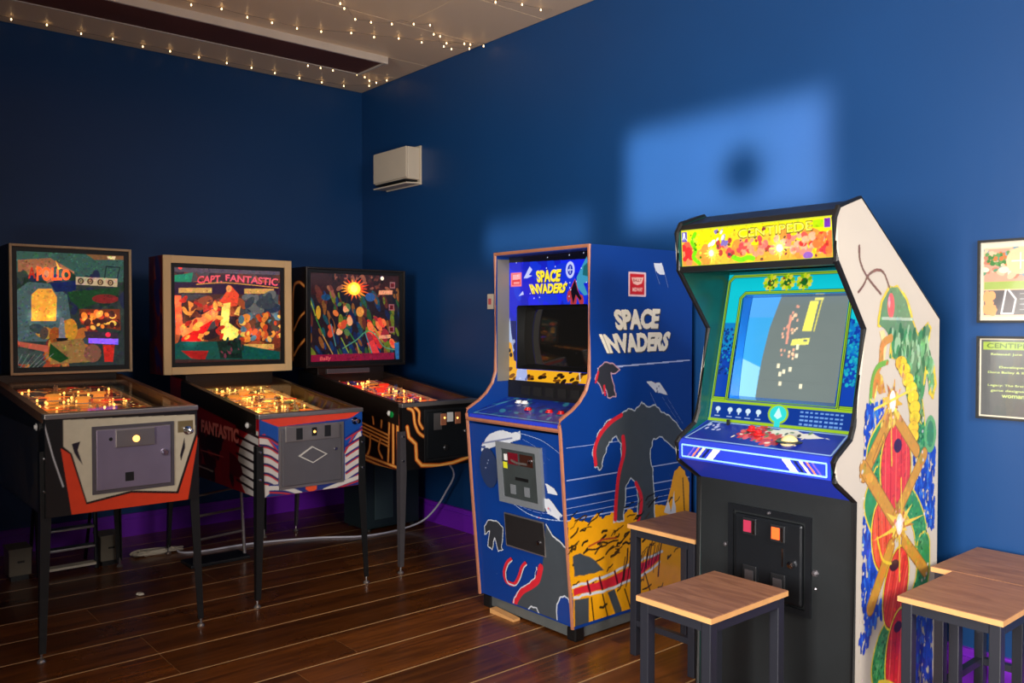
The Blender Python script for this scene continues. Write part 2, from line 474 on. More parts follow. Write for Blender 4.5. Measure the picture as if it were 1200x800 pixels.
for i in range(len(y_edges)-1):
    ya, yb = y_edges[i], y_edges[i+1]
    if ya > 0: ya = -0.001
    if yb > 0 or yb < -10.4: continue
    x = 0.0 - rnd.uniform(0.6, 2.6); cuts = [0.0, x]
    while x > -7.9:
        x -= rnd.uniform(2.2, 3.2); cuts.append(max(x, -8))
    for a, b in zip(cuts, cuts[1:]):
        L = round(a-b-0.002, 2); g = 0.005
        m = MB(); m.box(-(a-b)/2+0.0008, -(ya-yb)/2+g, -0.02, (a-b)/2-0.0008, (ya-yb)/2-g, 0, bev=0.0012)
        o = m.build('plank', PLANK, fl, loc=((a+b)/2, (ya+yb)/2, 0))
cl = struct(MB().box(-8, -10.5, 3.30, 0.12, 0.12, 3.40).build('ceiling', CEIL))
def ceil_panel(x0, y0, x1, y1): MB().box(x0+0.002, y0+0.002, 3.29, x1-0.002, y1-0.002, 3.30, bev=0.0015).build('panel', CEIL, cl)
ceil_panel(-8, -0.53, 0, 0)
ceil_panel(-0.33, -0.93, 0, -0.53)
ceil_panel(-8, -1.56, 0, -0.93)
for k in range(14):
    y1 = -1.56-k*0.62
    xs = [0, -0.62, -3.02, -5.42, -8]
    for a, b in zip(xs, xs[1:]): ceil_panel(b, y1-0.62, a, y1)
# long recessed trough in the ceiling beside the back wall
tr = thing('ceiling_trough', 'long dark brown glossy panel with a silver edge set in the ceiling', 'ceiling panel', (-2.2, -0.73, 3.26))
GLOSSBROWN = mat('dark_brown_glossy_panel', (96, 56, 42), 0.6, var=0.35, scale=3)
MB().box(-3.2, -0.19, 0.0, 1.85, 0.19, 0.03, bev=0.003).build('panel', GLOSSBROWN, tr)
m = MB(); m.box(-3.2, -0.206, -0.02, 1.86, -0.19, 0.03); m.box(1.85, -0.2, -0.012, 1.862, 0.2, 0.03); m.box(-3.2, 0.19, -0.006, 1.86, 0.2, 0.03)
m.build('frame', mat('pale_metal_edge', (215, 205, 195), .35, .2), tr)

# fairy lights under the ceiling
def fairy(label, P, n, drop=0.012, seed=0):
    r = random.Random(seed)
    t = thing('fairy_light_string', label, 'string lights', P[0], group='fairy light strings on the ceiling')
    o = Vector(P[0]); Q = [Vector(p)-o for p in P]
    path = []
    segs = [(Q[i+1]-Q[i]).length for i in range(len(Q)-1)]; L = sum(segs)
    def at(d):
        for i, s_ in enumerate(segs):
            if d <= s_ or i == len(segs)-1: return Q[i]+(Q[i+1]-Q[i])*(d/s_)
            d -= s_
    for k in range(n*2+1):
        p = at(L*k/(n*2)).copy(); p.z -= drop*(0.2+0.5*abs(math.sin(k*0.9))); path.append(p)
    MB().tube(path, 0.0009, 4).build('wire', mat('thin_clear_wire', (130, 112, 92), .5), t)
    base = None
    for k in range(n):
        p = path[k*2+1]-Vector((0, 0, 0.009))
        p.x += r.uniform(-.01, .01); p.y += r.uniform(-.02, .02)
        if base is None:
            m = MB(); m.lathe([(0, -0.005), (0.0042, -0.002), (0.0042, 0.003), (0.002, 0.008), (0, 0.010)], (0, 0, 0), n=6)
            base = m.build('bulb', FAIRY, t, loc=p)
        else:
            c = base.copy(); COL.objects.link(c); c.parent = t; c.location = p
    return t
fairy('string of fairy lights along the top of the dark back wall', [(-5.6, -0.15, 3.285), (-0.25, -0.13, 3.285), (-0.03, -0.33, 3.285)], 30, seed=1)
fairy('string of fairy lights crossing the ceiling beyond the dark panel, ending at the blue wall', [(-4.4, -1.02, 3.285), (-1.1, -1.12, 3.285), (-0.35, -1.42, 3.285), (-0.03, -1.62, 3.285)], 28, seed=2)
fairy('tangle of fairy lights hanging where the ceiling meets the blue wall', [(-1.4, -1.9, 3.285), (-0.9, -1.5, 3.285), (-0.55, -1.75, 3.285), (-0.28, -1.48, 3.285), (-0.05, -1.66, 3.285), (-0.2, -1.4, 3.285)], 16, 0.05, seed=3)
fairy('loose string of fairy lights at the top edge of the picture on the ceiling', [(-1.9, -1.55, 3.285), (-1.15, -1.75, 3.285), (-0.7, -2.2, 3.285), (-0.1, -2.35, 3.285)], 14, seed=4)
fairy('short loop of fairy lights in the corner beside the dark panel end', [(-0.75, -0.45, 3.285), (-0.35, -0.5, 3.285), (-0.12, -0.36, 3.285), (-0.04, -0.52, 3.285)], 9, seed=5)

# white heater box high on the right wall
hb = thing('wall_heater', 'small white box heater high on the blue wall near the corner', 'heater', (-0.0, -0.615, 2.45))
m = MB(); m.box(-0.118, -0.225, 0.035, -0.012, 0.225, 0.27, bev=0.008); m.build('casing', PLASTICW, hb)
MB().box(-0.132, -0.225, 0.045, -0.119, 0.225, 0.268, bev=0.004).build('front_panel', PLASTICW, hb)
MB().box(-0.012, -0.235, 0.0, 0, 0.235, 0.285, bev=0.003).build('mounting_plate', PLASTICW, hb)
MB().box(-0.125, -0.205, 0.025, -0.02, 0.205, 0.036).build('outlet_slot', BLACK, hb)
m = MB(); m.prism([(-0.13, 0.0), (-0.01, 0.008), (-0.01, 0.018), (-0.13, 0.010)], -0.225, 0.225, 'y'); m.build('louvre', PLASTICW, hb)

# wall switch beside the space game cabinet
sw = thing('wall_switch', 'small white switch on the blue wall left of the tall blue cabinet', 'switch', (0, -1.655, 1.58))
MB().box(-0.01, -0.03, -0.05, 0, 0.03, 0.05, bev=0.003).build('plate', PLASTICW, sw)
MB().box(-0.016, -0.012, -0.02, -0.01, 0.012, 0.02).build('rocker', mat('pink_rocker', (200, 90, 100), .4), sw)

# framed prints at the right edge
def frame(label, z0, z1, art):
    y0, y1 = -4.69, -4.945
    t = thing('framed_poster', label, 'poster', (0, (y0+y1)/2, z0), rz=-PI/2, group='framed posters on the blue wall')
    w = abs(y1-y0); h = z1-z0
    # local x runs to the viewer's right, local y into the wall
    m = MB(); f = 0.009
    m.box(-w/2, -0.018, 0, -w/2+f, 0, h); m.box(w/2-f, -0.018, 0, w/2, 0, h)
    m.box(-w/2+f, -0.018, 0, w/2-f, 0, f); m.box(-w/2+f, -0.018, h-f, w/2-f, 0, h)
    m.build('frame', BLACK, t)
    MB().box(-w/2+f, -0.006, f, w/2-f, -0.001, h-f).build('mount', PLASTICW, t)
    a = Art(0.0, 0.0, w, h, 0.002, seed=9); art(a, w, h)
    a.build('print', PRINT, planar(lambda U, V: (U-w/2, -0.0068, V)), t)
    MB().box(-w/2+f, -0.012, f, w/2-f, -0.010, h-f).build('glazing', GLASS, t)
def art_top(a, w, h):
    a.rect(.018, .022, w-.018, h-.03, (225, 190, 160))
    a.rect(.022, .13, w-.022, h-.036, (200, 150, 130))
    a.blobs(90, (.022, .18, w-.022, h-.04), .012, [(90, 140, 110), (230, 180, 150), (180, 120, 100), (120, 150, 160), (230, 220, 190)], stretch=1.6)
    a.blobs(50, (.03, .22, .11, h-.05), .009, [(60, 120, 60), (200, 110, 60), (90, 140, 80)], stretch=1.2)
    a.disc(.15, .235, .05, .05, (225, 190, 150)); a.line([(.12, .235), (.19, .235)], .004, (250, 240, 220)); a.line([(.15, .205), (.15, .265)], .004, (250, 240, 220))
    a.rect(.022, .128, w-.022, .158, (150, 170, 90))
    a.rect(.022, .03, w-.022, .125, (92, 88, 92)); a.blobs(20, (.03, .04, .06, .11), .014, [(230, 160, 110)], stretch=1.3)
    a.line([(.10, .125), (.085, .035), (.125, .035), (.135, .09), (.11, .125)], .006, (225, 225, 230))
    for k in range(4): a.line([(.15, .05+.02*k), (w-.03, .05+.02*k)], .003, (180, 180, 180))
def art_low(a, w, h):
    a.rect(.014, .014, w-.014, h-.014, (86, 88, 90))
    a.rect(.022, h-.052, w-.022, h-.022, (150, 175, 70))
    a.text('CENTIPEDE', [(.035, h-.027), (w-.03, h-.027), (w-.03, h-.046), (.035, h-.046)], (70, 95, 40))
    c = (200, 220, 130)
    for y_, x0, x1, t_ in ((.245, .05, .2, 'Released: June 1981'), (.195, .08, .18, 'Developers'), (.175, .04, .22, 'Dona Bailey & Ed Logg'), (.125, .04, .23, 'Legacy: The first coin-op'), (.105, .05, .22, 'game designed by a'), (.085, .09, .17, 'woman')):
        a.text(t_, [(x0, y_+.011), (x1, y_+.011), (x1, y_), (x0, y_)], c, bold=0.01)
frame('framed colour game poster on the blue wall, upper of the two', 1.44, 1.76, art_top)
frame('framed grey sheet with yellow green text, lower of the two', 1.067, 1.388, art_low)

# ------------------------------------------------------------------ pinball machines
def shifted(t, dx=0, dy=0):
    return t
def make_pinball(label, X0, X1, YF, zb, zf, zr, box, cab_mat, side_mat, front_art, side_art, glass_art, pf_art, frame_mat, frame_w, rail_mat, rail_h, door_fn, seed, box_side_art=None, legmat=None, box_mat=None, black_corner=False):
    W = X1-X0; L = 1.30; r = random.Random(seed)
    t = thing('pinball_machine', label, 'pinball machine', (X0+W/2, YF, 0), 0, 'pinball machines along the back wall')
    hx = W/2
    bx0, bx1, bz0, bz1 = box; bx0 -= X0+hx; bx1 -= X0+hx
    BY = -0.9-YF                                   # local y of backglass plane
    # cabinet: front board, sides, rear and bottom as an open box
    sides = [(0, zb), (L, zb), (L, zr), (0, zf-0.014)]
    th = 0.018
    m = MB(); m.prism(sides, -hx, -hx+th); m.slot(1).prism(sides, hx-th, hx); m.slot(0)
    m.box(-hx+th, 0.0, zb, hx-th, th, zf-0.014); m.box(-hx+th, L-th, zb, hx-th, L, zr); m.box(-hx+th, th, zb, hx-th, L-th, zb+0.015)
    m.build('cabinet', [side_mat, side_mat], t)
    # side rails: stand proud above and outside the cabinet
    sl = (zr-zf)/L
    for sx in (-1, 1):
        a, b = (-hx-0.004, -hx+0.026) if sx < 0 else (hx-0.026, hx+0.004)
        m = MB(); m.prism([(0.03, zf-0.03-rail_h+0.02), (BY+0.05, zf-0.03+sl*BY-rail_h+0.02), (BY+0.05, zf+0.008+sl*BY), (0.03, zf+0.008)], a, b)
        m.build('side_rail', rail_mat, t)
    MB().box(-hx-0.004, -0.010, zf-0.014, hx+0.004, 0.045, zf+0.010, bev=0.005).build('lockdown_bar', SILVER, t, smooth=False)
    # playfield board and its art
    pz = lambda yy: zf-0.075+(yy)*(sl+0.0)
    m = MB(); m.prism([(0.05, pz(0.05)-0.012), (L-0.05, pz(L-.05)-0.012), (L-0.05, pz(L-.05)), (0.05, pz(0.05))], -hx+th, hx-th)
    pf = m.build('playfield', WOODFR, t)
    a = Art(0, 0, W-2*th, BY+0.1, 0.004, bg=(70, 34, 14), e=0.35, seed=seed); pf_art(a, W-2*th, BY+0.1)
    a.build('playfield_artwork', BACKLIT, planar(lambda U, V: (U-hx+th, V+0.05, pz(V+0.05)+0.002)), t)  # lamp glow is painted into this emissive print
    ap = MB(); ap.prism([(-hx+th, 0.05), (hx-th-0.05, 0.05), (hx-th-0.05, 0.13), (0.1, 0.2), (-0.1, 0.2), (-hx+th, 0.13)], pz(0.05)+0.012, pz(0.05)+0.03, 'z')
    ap.build('apron', side_mat if side_mat is not BLACK else RAILDARK, t)
    # bumpers, posts, flippers, plastics, lamps
    bl = [(-0.12, 0.78), (0.10, 0.80), (-0.01, 0.66)] if seed % 2 else [(-0.13, 0.72), (0.09, 0.72), (-0.02, 0.84)]
    for bx, by in bl:
        z = pz(by)
        m = MB(); m.lathe([(0.026, 0), (0.026, 0.028), (0.036, 0.03), (0.036, 0.036), (0.03, 0.042), (0, 0.045)], (bx, by, z+0.003), n=14)
        b = m.build('bumper', CAPAMBER if seed != 3 else LAMPRED, t, smooth=False)
        MB().lathe([(0.037, 0.008), (0.04, 0.01), (0.037, 0.013)], (bx, by, z+0.003), n=14).build('skirt', WHITEBTN, b)
    for sx in (-1, 1):
        z = pz(0.24)
        MB().prism([(sx*0.09, 0.262), (sx*0.095, 0.245), (sx*0.03, 0.215), (sx*0.028, 0.222)], z+0.008, z+0.024, 'z').build('flipper', REDBTN if sx > 0 else WHITEBTN, t)
        m = MB(); m.prism([(sx*0.13, 0.42), (sx*0.19, 0.46), (sx*0.19, 0.31), (sx*0.15, 0.28), (sx*0.12, 0.30)], z+0.02, z+0.024, 'z')
        m.build('slingshot', LAMPORANGE, t)
    lampmesh = None
    for k in range(34):
        px = r.uniform(-hx+0.05, hx-0.09); py = r.uniform(0.35, BY+0.05); z = pz(py)
        if lampmesh is None:
            q = MB(); q.lathe([(0.003, 0), (0.0055, 0.004), (0.006, 0.009), (0.004, 0.014), (0, 0.016)], (0, 0, 0), n=8)
            o = q.build('lamp', BULB, t, smooth=True, loc=(px, py, z+0.004)); lampmesh = o
        else:
            c = lampmesh.copy(); COL.objects.link(c); c.parent = t; c.location = (px, py, z+0.004)
    postm = None
    for k in range(22):
        px = r.uniform(-hx+0.04, hx-0.09); py = r.uniform(0.3, BY+0.05); z = pz(py)
        if postm is None:
            q = MB(); q.lathe([(0.005, 0), (0.005, 0.01), (0.008, 0.012), (0.008, 0.018), (0.004, 0.02), (0.004, 0.03)], (0, 0, 0), n=6)
            postm = q.build('post', CREAM, t, loc=(px, py, z+0.003))
        else:
            c = postm.copy(); COL.objects.link(c); c.parent = t; c.location = (px, py, z+0.003)
    for k in range(6):
        px = r.uniform(-hx+0.1, hx-0.14); py = 0.4+k*0.09; z = pz(py); w_ = r.uniform(.04, .08)
        mats_ = [LAMPORANGE, CAPAMBER, LAMPRED, CREAM]
        MB().prism([(px-w_, py), (px+w_, py+0.01), (px+w_*.6, py+0.04), (px-w_*.7, py+0.035)], z+0.03, z+0.034, 'z').build('plastic_guard', mats_[k % 4], t)
    MB().prism([(0.2, pz(0.2)), (BY, pz(BY)), (BY, pz(BY)+0.012), (0.2, pz(0.2)+0.012)], hx-th-0.045, hx-th-0.04).build('shooter_lane_guide', CREAM, t)
    MB().prism([(0.05, zf-0.003), (BY+0.02, zf-0.003+sl*BY), (BY+0.02, zf+0.001+sl*BY), (0.05, zf+0.001)], -hx+0.026, hx-0.026).build('playfield_glass', GLASS, t)
    # legs at the corners
    lm = legmat or BLACK
    for (lx, ly) in ((-hx, 0), (hx, 0), (-hx, L), (hx, L)):
        sx = 1 if lx > 0 else -1; sy = -1 if ly == 0 else 1
        zt = (zf-0.15) if ly == 0 else (zb+0.26)
        o_ = 0.016; w_ = 0.045; oy = -0.022 if (black_corner and ly == 0) else 0.008
        m = MB()
        X = lx+sx*o_; Y = ly+sy*oy
        def leg_sec(z, wd, out): 
            xx = X+sx*out; yy = Y+sy*out
            return [(xx, yy, z), (xx-sx*wd, yy, z), (xx-sx*wd, yy-sy*0.006, z), (xx-sx*0.006, yy-sy*0.006, z), (xx-sx*0.006, yy-sy*wd, z), (xx, yy-sy*wd, z)]
        S_ = [leg_sec(zt, 0.036, 0), leg_sec(zb-0.02, 0.042, 0.0), leg_sec(0.04, 0.026, 0.012)]
        R_ = [[m.bm.verts.new(p) for p in s_] for s_ in S_]
        for A_, B_ in zip(R_, R_[1:]):
            for k in range(6): m._face([A_[k], A_[(k+1) % 6], B_[(k+1) % 6], B_[k]])
        m._face(R_[0]); m._face(R_[-1][::-1])
        lg = m.build('leg', lm, t)
        fx, fy = X+sx*0.002, Y+sy*0.002
        MB().lathe([(0.016, 0), (0.018, 0.006), (0.012, 0.014), (0.005, 0.018), (0.005, 0.055)], (fx, fy, 0), n=10).build('foot', SILVER, lg)
        m = MB()
        for bz in (zt-0.03, zt-0.17):
            m.lathe([(0.008, 0), (0.006, 0.007), (0, 0.008)], (X-sx*0.018, Y, bz), (0, sy, 0), n=8)
        m.build('leg_bolt', CHROME, lg)
    # backbox
    bd = 0.24; y0 = BY+0.02; hb = bx1-bx0
    mt = box_mat or side_mat
    m = MB(); wl = 0.018
    m.box(bx0, y0, bz0, bx0+wl, y0+bd, bz1); m.box(bx1-wl, y0, bz0, bx1, y0+bd, bz1)
    m.box(bx0+wl, y0, bz1-wl, bx1-wl, y0+bd, bz1); m.box(bx0+wl, y0, bz0, bx1-wl, y0+bd, bz0+wl); m.box(bx0+wl, y0+bd-wl, bz0+wl, bx1-wl, y0+bd, bz1-wl)
    bb = m.build('backbox', mt, t)
    fw_ = frame_w
    m = MB(); f0 = y0-0.02
    m.box(bx0, f0, bz0, bx0+fw_, y0, bz1, bev=0.003); m.box(bx1-fw_, f0, bz0, bx1, y0, bz1, bev=0.003)
    m.box(bx0+fw_, f0, bz0, bx1-fw_, y0, bz0+fw_, bev=0.003); m.box(bx0+fw_, f0, bz1-fw_, bx1-fw_, y0, bz1, bev=0.003)
    m.build('backbox_frame', frame_mat, bb)
    iw = 0.024
    m = MB(); f1 = y0-0.006
    i0, i1, k0, k1 = bx0+fw_, bx1-fw_, bz0+fw_, bz1-fw_
    m.box(i0, f1, k0, i0+iw, y0+0.01, k1); m.box(i1-iw, f1, k0, i1, y0+0.01, k1); m.box(i0+iw, f1, k0, i1-iw, y0+0.01, k0+iw); m.box(i0+iw, f1, k1-iw, i1-iw, y0+0.01, k1)
    m.build('inner_frame', BLACK, bb)
    a = Art(i0+iw-bx0, k0+iw, i1-iw-bx0, k1-iw, 0.003, bg=(40, 40, 40), e=0.5, seed=seed+20)
    glass_art(a); a.mottle(600, .010, .2); a.mottle(1500, .004, .4)
    a.build('backglass', BACKLIT, planar(lambda U, V: (U+bx0, y0+0.004, V)), bb)
    # neck under the backbox
    nz0 = zf-0.03+(zr-zf)*(BY/L)
    m = MB(); m.box(-hx+0.02, y0+0.015, nz0-0.02, hx-0.02, y0+bd-0.02, bz0, bev=0.002); m.build('neck', RAILDARK, t)
    # coin door and printed front
    fa = Art(0, zb, W, zf-0.014, 0.003, seed=seed+40)
    front_art(fa, W)
    fa.build('front_artwork', PRINT, planar(lambda U, V: (U-hx, -0.0015, V)), t)
    if side_art:
        sa, (v0, v1) = side_art
        s_ = Art(0, v0, L, v1, 0.004, seed=seed+60); sa(s_)
        s_.build('side_artwork', PRINT, planar(lambda U, V: (-hx-0.0015, U, V)), t)
    if box_side_art:
        s_ = Art(0, bz0, bd, bz1, 0.004, seed=seed+80); box_side_art(s_, bz0, bz1, bd)
        s_.build('backbox_side_artwork', PRINT, planar(lambda U, V: (bx0-0.0015, U+y0, V)), bb)
    door_fn(t, hx)
    # flipper buttons and plunger
    for sx in (-1, 1):
        MB().lathe([(0.016, 0), (0.016, 0.004), (0.009, 0.005), (0.009, 0.01), (0, 0.011)], (sx*(hx+0.004), 0.13, zf-0.055), (sx, 0, 0), n=12).build('flipper_button', WHITEBTN, t)
    MB().lathe([(0.02, 0), (0.02, 0.003), (0.005, 0.004), (0.005, 0.03), (0.013, 0.032), (0.013, 0.045), (0, 0.048)], (hx-0.045, 0, zf-0.06 if not black_corner else zf-0.105), (0, -1, 0), n=12).build('plunger', CHROME, t, smooth=False)
    return t

def coin_door(t, hx, x0, z0, x1, z1, m1, m2):
    """door plate in its frame; x measured from the left of the cabinet"""
    x0 -= hx; x1 -= hx
    f = 0.014
    m = MB(); m.box(x0, -0.008, z0, x0+f, 0, z1); m.box(x1-f, -0.008, z0, x1, 0, z1); m.box(x0+f, -0.008, z0, x1-f, 0, z0+f); m.box(x0+f, -0.008, z1-f, x1-f, 0, z1)
    m.build('door_frame', m1, t)
    return MB().box(x0+f+0.002, -0.012, z0+f+0.002, x1-f-0.002, 0, z1-f-0.002, bev=0.003).build('coin_door', m2, t)
def bx(parent, name, m_, x0, z0, x1, z1, d0, d1, bev=0.0):
    return MB().box(x0, -d1, z0, x1, -d0, z1, bev=bev).build(name, m_, parent)
def knob(parent, name, m_, x, z, r_, d0, d1):
    return MB().lathe([(r_, d0), (r_, (d0+d1)/2), (r_*0.7, d1), (0, d1)], (x, 0, z), (0, -1, 0), n=12).build(name, m_, parent)

# ---- first machine (white front with orange base)
def fa1(a, W):
    a.rect(0, .6, W, 1.04, (14, 14, 16))
    a.poly([(0.065,1.037),(0.637,1.020),(0.642,0.891),(0.594,0.612),(0.100,0.617),(0.060,0.907)], (222, 62, 26))
    a.poly([(0.065,1.037),(0.637,1.020),(0.642,0.919),(0.551,0.650),(0.344,0.680),(0.158,0.653),(0.096,0.878),(0.060,0.907)], (24, 14, 12))
    a.poly([(0.071,1.026),(0.629,1.011),(0.632,0.924),(0.543,0.661),(0.345,0.690),(0.161,0.663),(0.103,0.881),(0.070,0.913)], (206, 196, 172))
    a.poly([(0.103,0.921),(0.137,0.929),(0.126,0.893),(0.146,0.825),(0.126,0.856),(0.113,0.880)], (30, 22, 40))
    a.poly([(0.581,0.909),(0.584,0.861),(0.564,0.799),(0.560,0.827)], (30, 24, 36))
    a.rect(*([(0.550,0.931)][0]), *([(0.621,0.985)][0]), (120, 104, 70))
    a.line([(-0.013,1.061),(0.030,0.873),(0.068,0.742)], .006, (190, 190, 195))
def door1(t, hx):
    (x0, z1), (x1, _), (_, z0) = [(0.182,0.988),(0.531,0.984),(0.528,0.692)]
    d = coin_door(t, hx, x0, z0, x1, z1, GREYMETAL, mat('purple_grey_steel', (150, 140, 165), 0.28, 0.5, var=0.2, scale=6))
    q = [(0.275,0.969),(0.443,0.967),(0.442,0.890),(0.275,0.894)]
    bx(d, 'coin_entry_plate', SILVER, q[0][0]-hx, q[2][1], q[2][0]-hx, q[0][1], 0.010, 0.022, 0.003)
    c = [(0.361,0.924)][0]
    knob(d, 'lamp', BULB, c[0]-hx, c[1], 0.015, 0.02, 0.03)
    c = [(0.487,0.850)][0]; knob(d, 'lock', CHROME, c[0]-hx, c[1], 0.016, 0.01, 0.03)
    c = [(0.257,0.929)][0]; knob(d, 'coin_slot', BLACK, c[0]-hx, c[1], 0.008, 0.01, 0.016)
    q = [(0.316,0.776),(0.352,0.737)]
    bx(d, 'coin_return', BLACK, q[0][0]-hx, q[1][1], q[1][0]-hx, q[0][1], 0.008, 0.014)
def pf1(a, w, h):
    a.blobs(420, (0, .15, w, h), .028, [(150, 70, 20), (90, 30, 10), (200, 110, 40), (60, 24, 12), (170, 30, 14), (110, 80, 40)], e=.45, stretch=1.6)
    for k in range(30): a.glow(a.r.uniform(.03, w-.05), a.r.uniform(.3, h), .035, 1.6)
    a.blobs(130, (0, .3, w, h), .007, [(255, 190, 90), (255, 150, 60), (255, 220, 140)], e=2.2)
    a.rect(w-.05, 0, w, h, (110, 80, 44), .22); a.rect(0, 0, w, .16, (120, 84, 40), .3)
def bg1(a):
    a.rect(0, 1, 1, 2, (52, 62, 58), .5)
    a.poly([(0.037,1.838),(0.587,1.840),(0.585,1.674),(0.334,1.657),(0.035,1.657)], (62, 100, 88), .55)
    a.poly([(0.045,1.775),(0.200,1.792),(0.318,1.722),(0.326,1.657),(0.043,1.630)], (176, 110, 74), .6)
    a.poly([(0.371,1.829),(0.587,1.830),(0.586,1.801),(0.423,1.793)], (150, 100, 60), .5)
    a.blobs(60, (0, 1.5, .6, 1.7), .03, [(40, 62, 70), (40, 50, 84), (66, 80, 70), (36, 60, 44)], e=.42, stretch=1.8)
    a.poly([(0.035,1.612),(0.092,1.659),(0.198,1.653),(0.282,1.595),(0.298,1.468),(0.254,1.337),(0.040,1.340)], (86, 112, 112), .5)
    a.poly([(0.107,1.591),(0.140,1.624),(0.206,1.626),(0.231,1.580),(0.225,1.449),(0.105,1.449)], (226, 150, 50), 1.0)
    for p in [(0.122,1.477),(0.213,1.482)]: a.glow(p[0], p[1], .03, 1.0)
    a.poly([(0.198,1.653),(0.334,1.676),(0.325,1.619),(0.223,1.607)], (22, 40, 96), .5)
    a.poly([(0.282,1.609),(0.557,1.644),(0.547,1.596),(0.350,1.516),(0.299,1.562)], (30, 76, 38), .5)
    a.disc(*([(0.479,1.575)][0]), .07, .026, (150, 40, 36), .5)
    a.blobs(26, (.1, 1.24, .42, 1.42), .035, [(206, 150, 60), (150, 60, 26), (90, 70, 60), (200, 110, 44), (60, 74, 78), (120, 40, 40)], e=.6, stretch=1.6)
    a.blobs(14, (.0, 1.2, .3, 1.34), .03, [(196, 120, 60), (170, 70, 40), (60, 80, 70)], e=.6, stretch=1.7)
    a.disc(*([(0.297,1.402)][0]), .035, .06, (206, 140, 40), .7); a.disc(*([(0.220,1.366)][0]), .03, .05, (168, 84, 30), .6)
    a.poly([(0.238,1.403),(0.247,1.468),(0.264,1.468),(0.271,1.346),(0.237,1.347)], (130, 130, 140), .6); a.poly([(0.224,1.356),(0.284,1.356),(0.279,1.337),(0.228,1.338)], (24, 20, 26), .3)
    a.poly([(0.341,1.516),(0.556,1.518),(0.559,1.396),(0.349,1.431)], (120, 52, 24), .7)
    a.blobs(40, tuple([(0.358,1.412)][0])+tuple([(0.551,1.498)][0]), .018, [(240, 120, 40), (60, 26, 20), (250, 170, 70), (190, 60, 30)], e=1.0, stretch=1.3)
    for p in [(0.492,1.469),(0.519,1.479),(0.385,1.459)]: a.glow(p[0], p[1], .022, 1.1)
    a.poly([(0.388,1.354),(0.545,1.348),(0.545,1.314),(0.388,1.326)], (140, 90, 250), 1.0)
    a.poly([(0.366,1.393),(0.545,1.382),(0.545,1.352),(0.375,1.354)], (70, 50, 62), .5); a.disc(*([(0.491,1.372)][0]), .014, .014, (230, 40, 70), 1.0)
    a.poly([(0.463,1.315),(0.526,1.314),(0.516,1.217),(0.471,1.218)], (196, 36, 22), .8)
    a.poly([(0.195,1.329),(0.357,1.355),(0.400,1.221),(0.194,1.213)], (166, 122, 66), .55)
    a.poly([(0.195,1.329),(0.287,1.243),(0.244,1.220),(0.186,1.255)], (24, 76, 30), .5)
    a.poly([(0.040,1.340),(0.186,1.315),(0.186,1.278),(0.047,1.313)], (190, 90, 66), .7)
    a.poly([(0.039,1.304),(0.153,1.274),(0.136,1.215),(0.038,1.218)], (70, 84, 80), .5)
    for k in range(6): a.line([(.03+.02*k, 1.2), (.06+.03*k, 1.27)], .004, (120, 130, 120), .5)
    a.disc(*([(0.409,1.268)][0]), .045, .05, (150, 96, 74), .5)
    a.poly([(0.326,1.695),(0.544,1.692),(0.543,1.644),(0.326,1.652)], (206, 180, 140), .7)
    for p in [(0.352,1.672),(0.400,1.671),(0.453,1.668),(0.507,1.667)]: a.disc(p[0], p[1], .016, .017, (90, 60, 44), .5); a.text('0', [(p[0]-.007, p[1]+.011), (p[0]+.007, p[1]+.011), (p[0]+.007, p[1]-.011), (p[0]-.007, p[1]-.011)], (220, 180, 130), .6)
    q = [(0.096,1.732),(0.158,1.753),(0.292,1.721),(0.309,1.685),(0.140,1.661),(0.096,1.682)]
    a.text('A', [(0.092,1.741),(0.129,1.743),(0.128,1.678),(0.092,1.677)], (190, 40, 20), .8, .03)
    a.text('POLLO', [(0.133,1.747),(0.301,1.731),(0.300,1.675),(0.132,1.665)], (250, 84, 34), 1.2, .04)
    a.poly([(0.225,1.784),(0.245,1.743),(0.258,1.739),(0.237,1.729)], (255, 170, 60), 1.2)
    for p in [(0.174,1.708),(0.224,1.710),(0.266,1.706)]: a.glow(p[0], p[1], .03, .9)
    a.poly([(0.490,1.816),(0.536,1.818),(0.531,1.798),(0.495,1.802)], (220, 190, 140), 1.0)
    a.line([(0.485,1.758),(0.476,1.695)], .006, (24, 40, 40)); a.line([(0.485,1.758),(0.558,1.756),(0.544,1.697)], .006, (24, 40, 40))
def side1(a):
    a.rect(.1, .62, 1.25, .98, (40, 36, 32)); a.blobs(16, (.1, .62, 1.25, .98), .09, [(34, 30, 28), (54, 46, 38)], stretch=2)
make_pinball('pinball machine with white and orange front and silver coin door, leftmost of three', -2.74, -2.10, -2.055, .615, 1.045, 1.15,
    (-2.66, -2.045, 1.16, 1.86), BLACK, BLACK, fa1, (side1, (.62, 1.0)), bg1, pf1, WOODFR, 0.013, mat('brown_wood_rail', (88, 60, 42), .4, var=.2), .02, door1, 1, legmat=BLACK, black_corner=True)

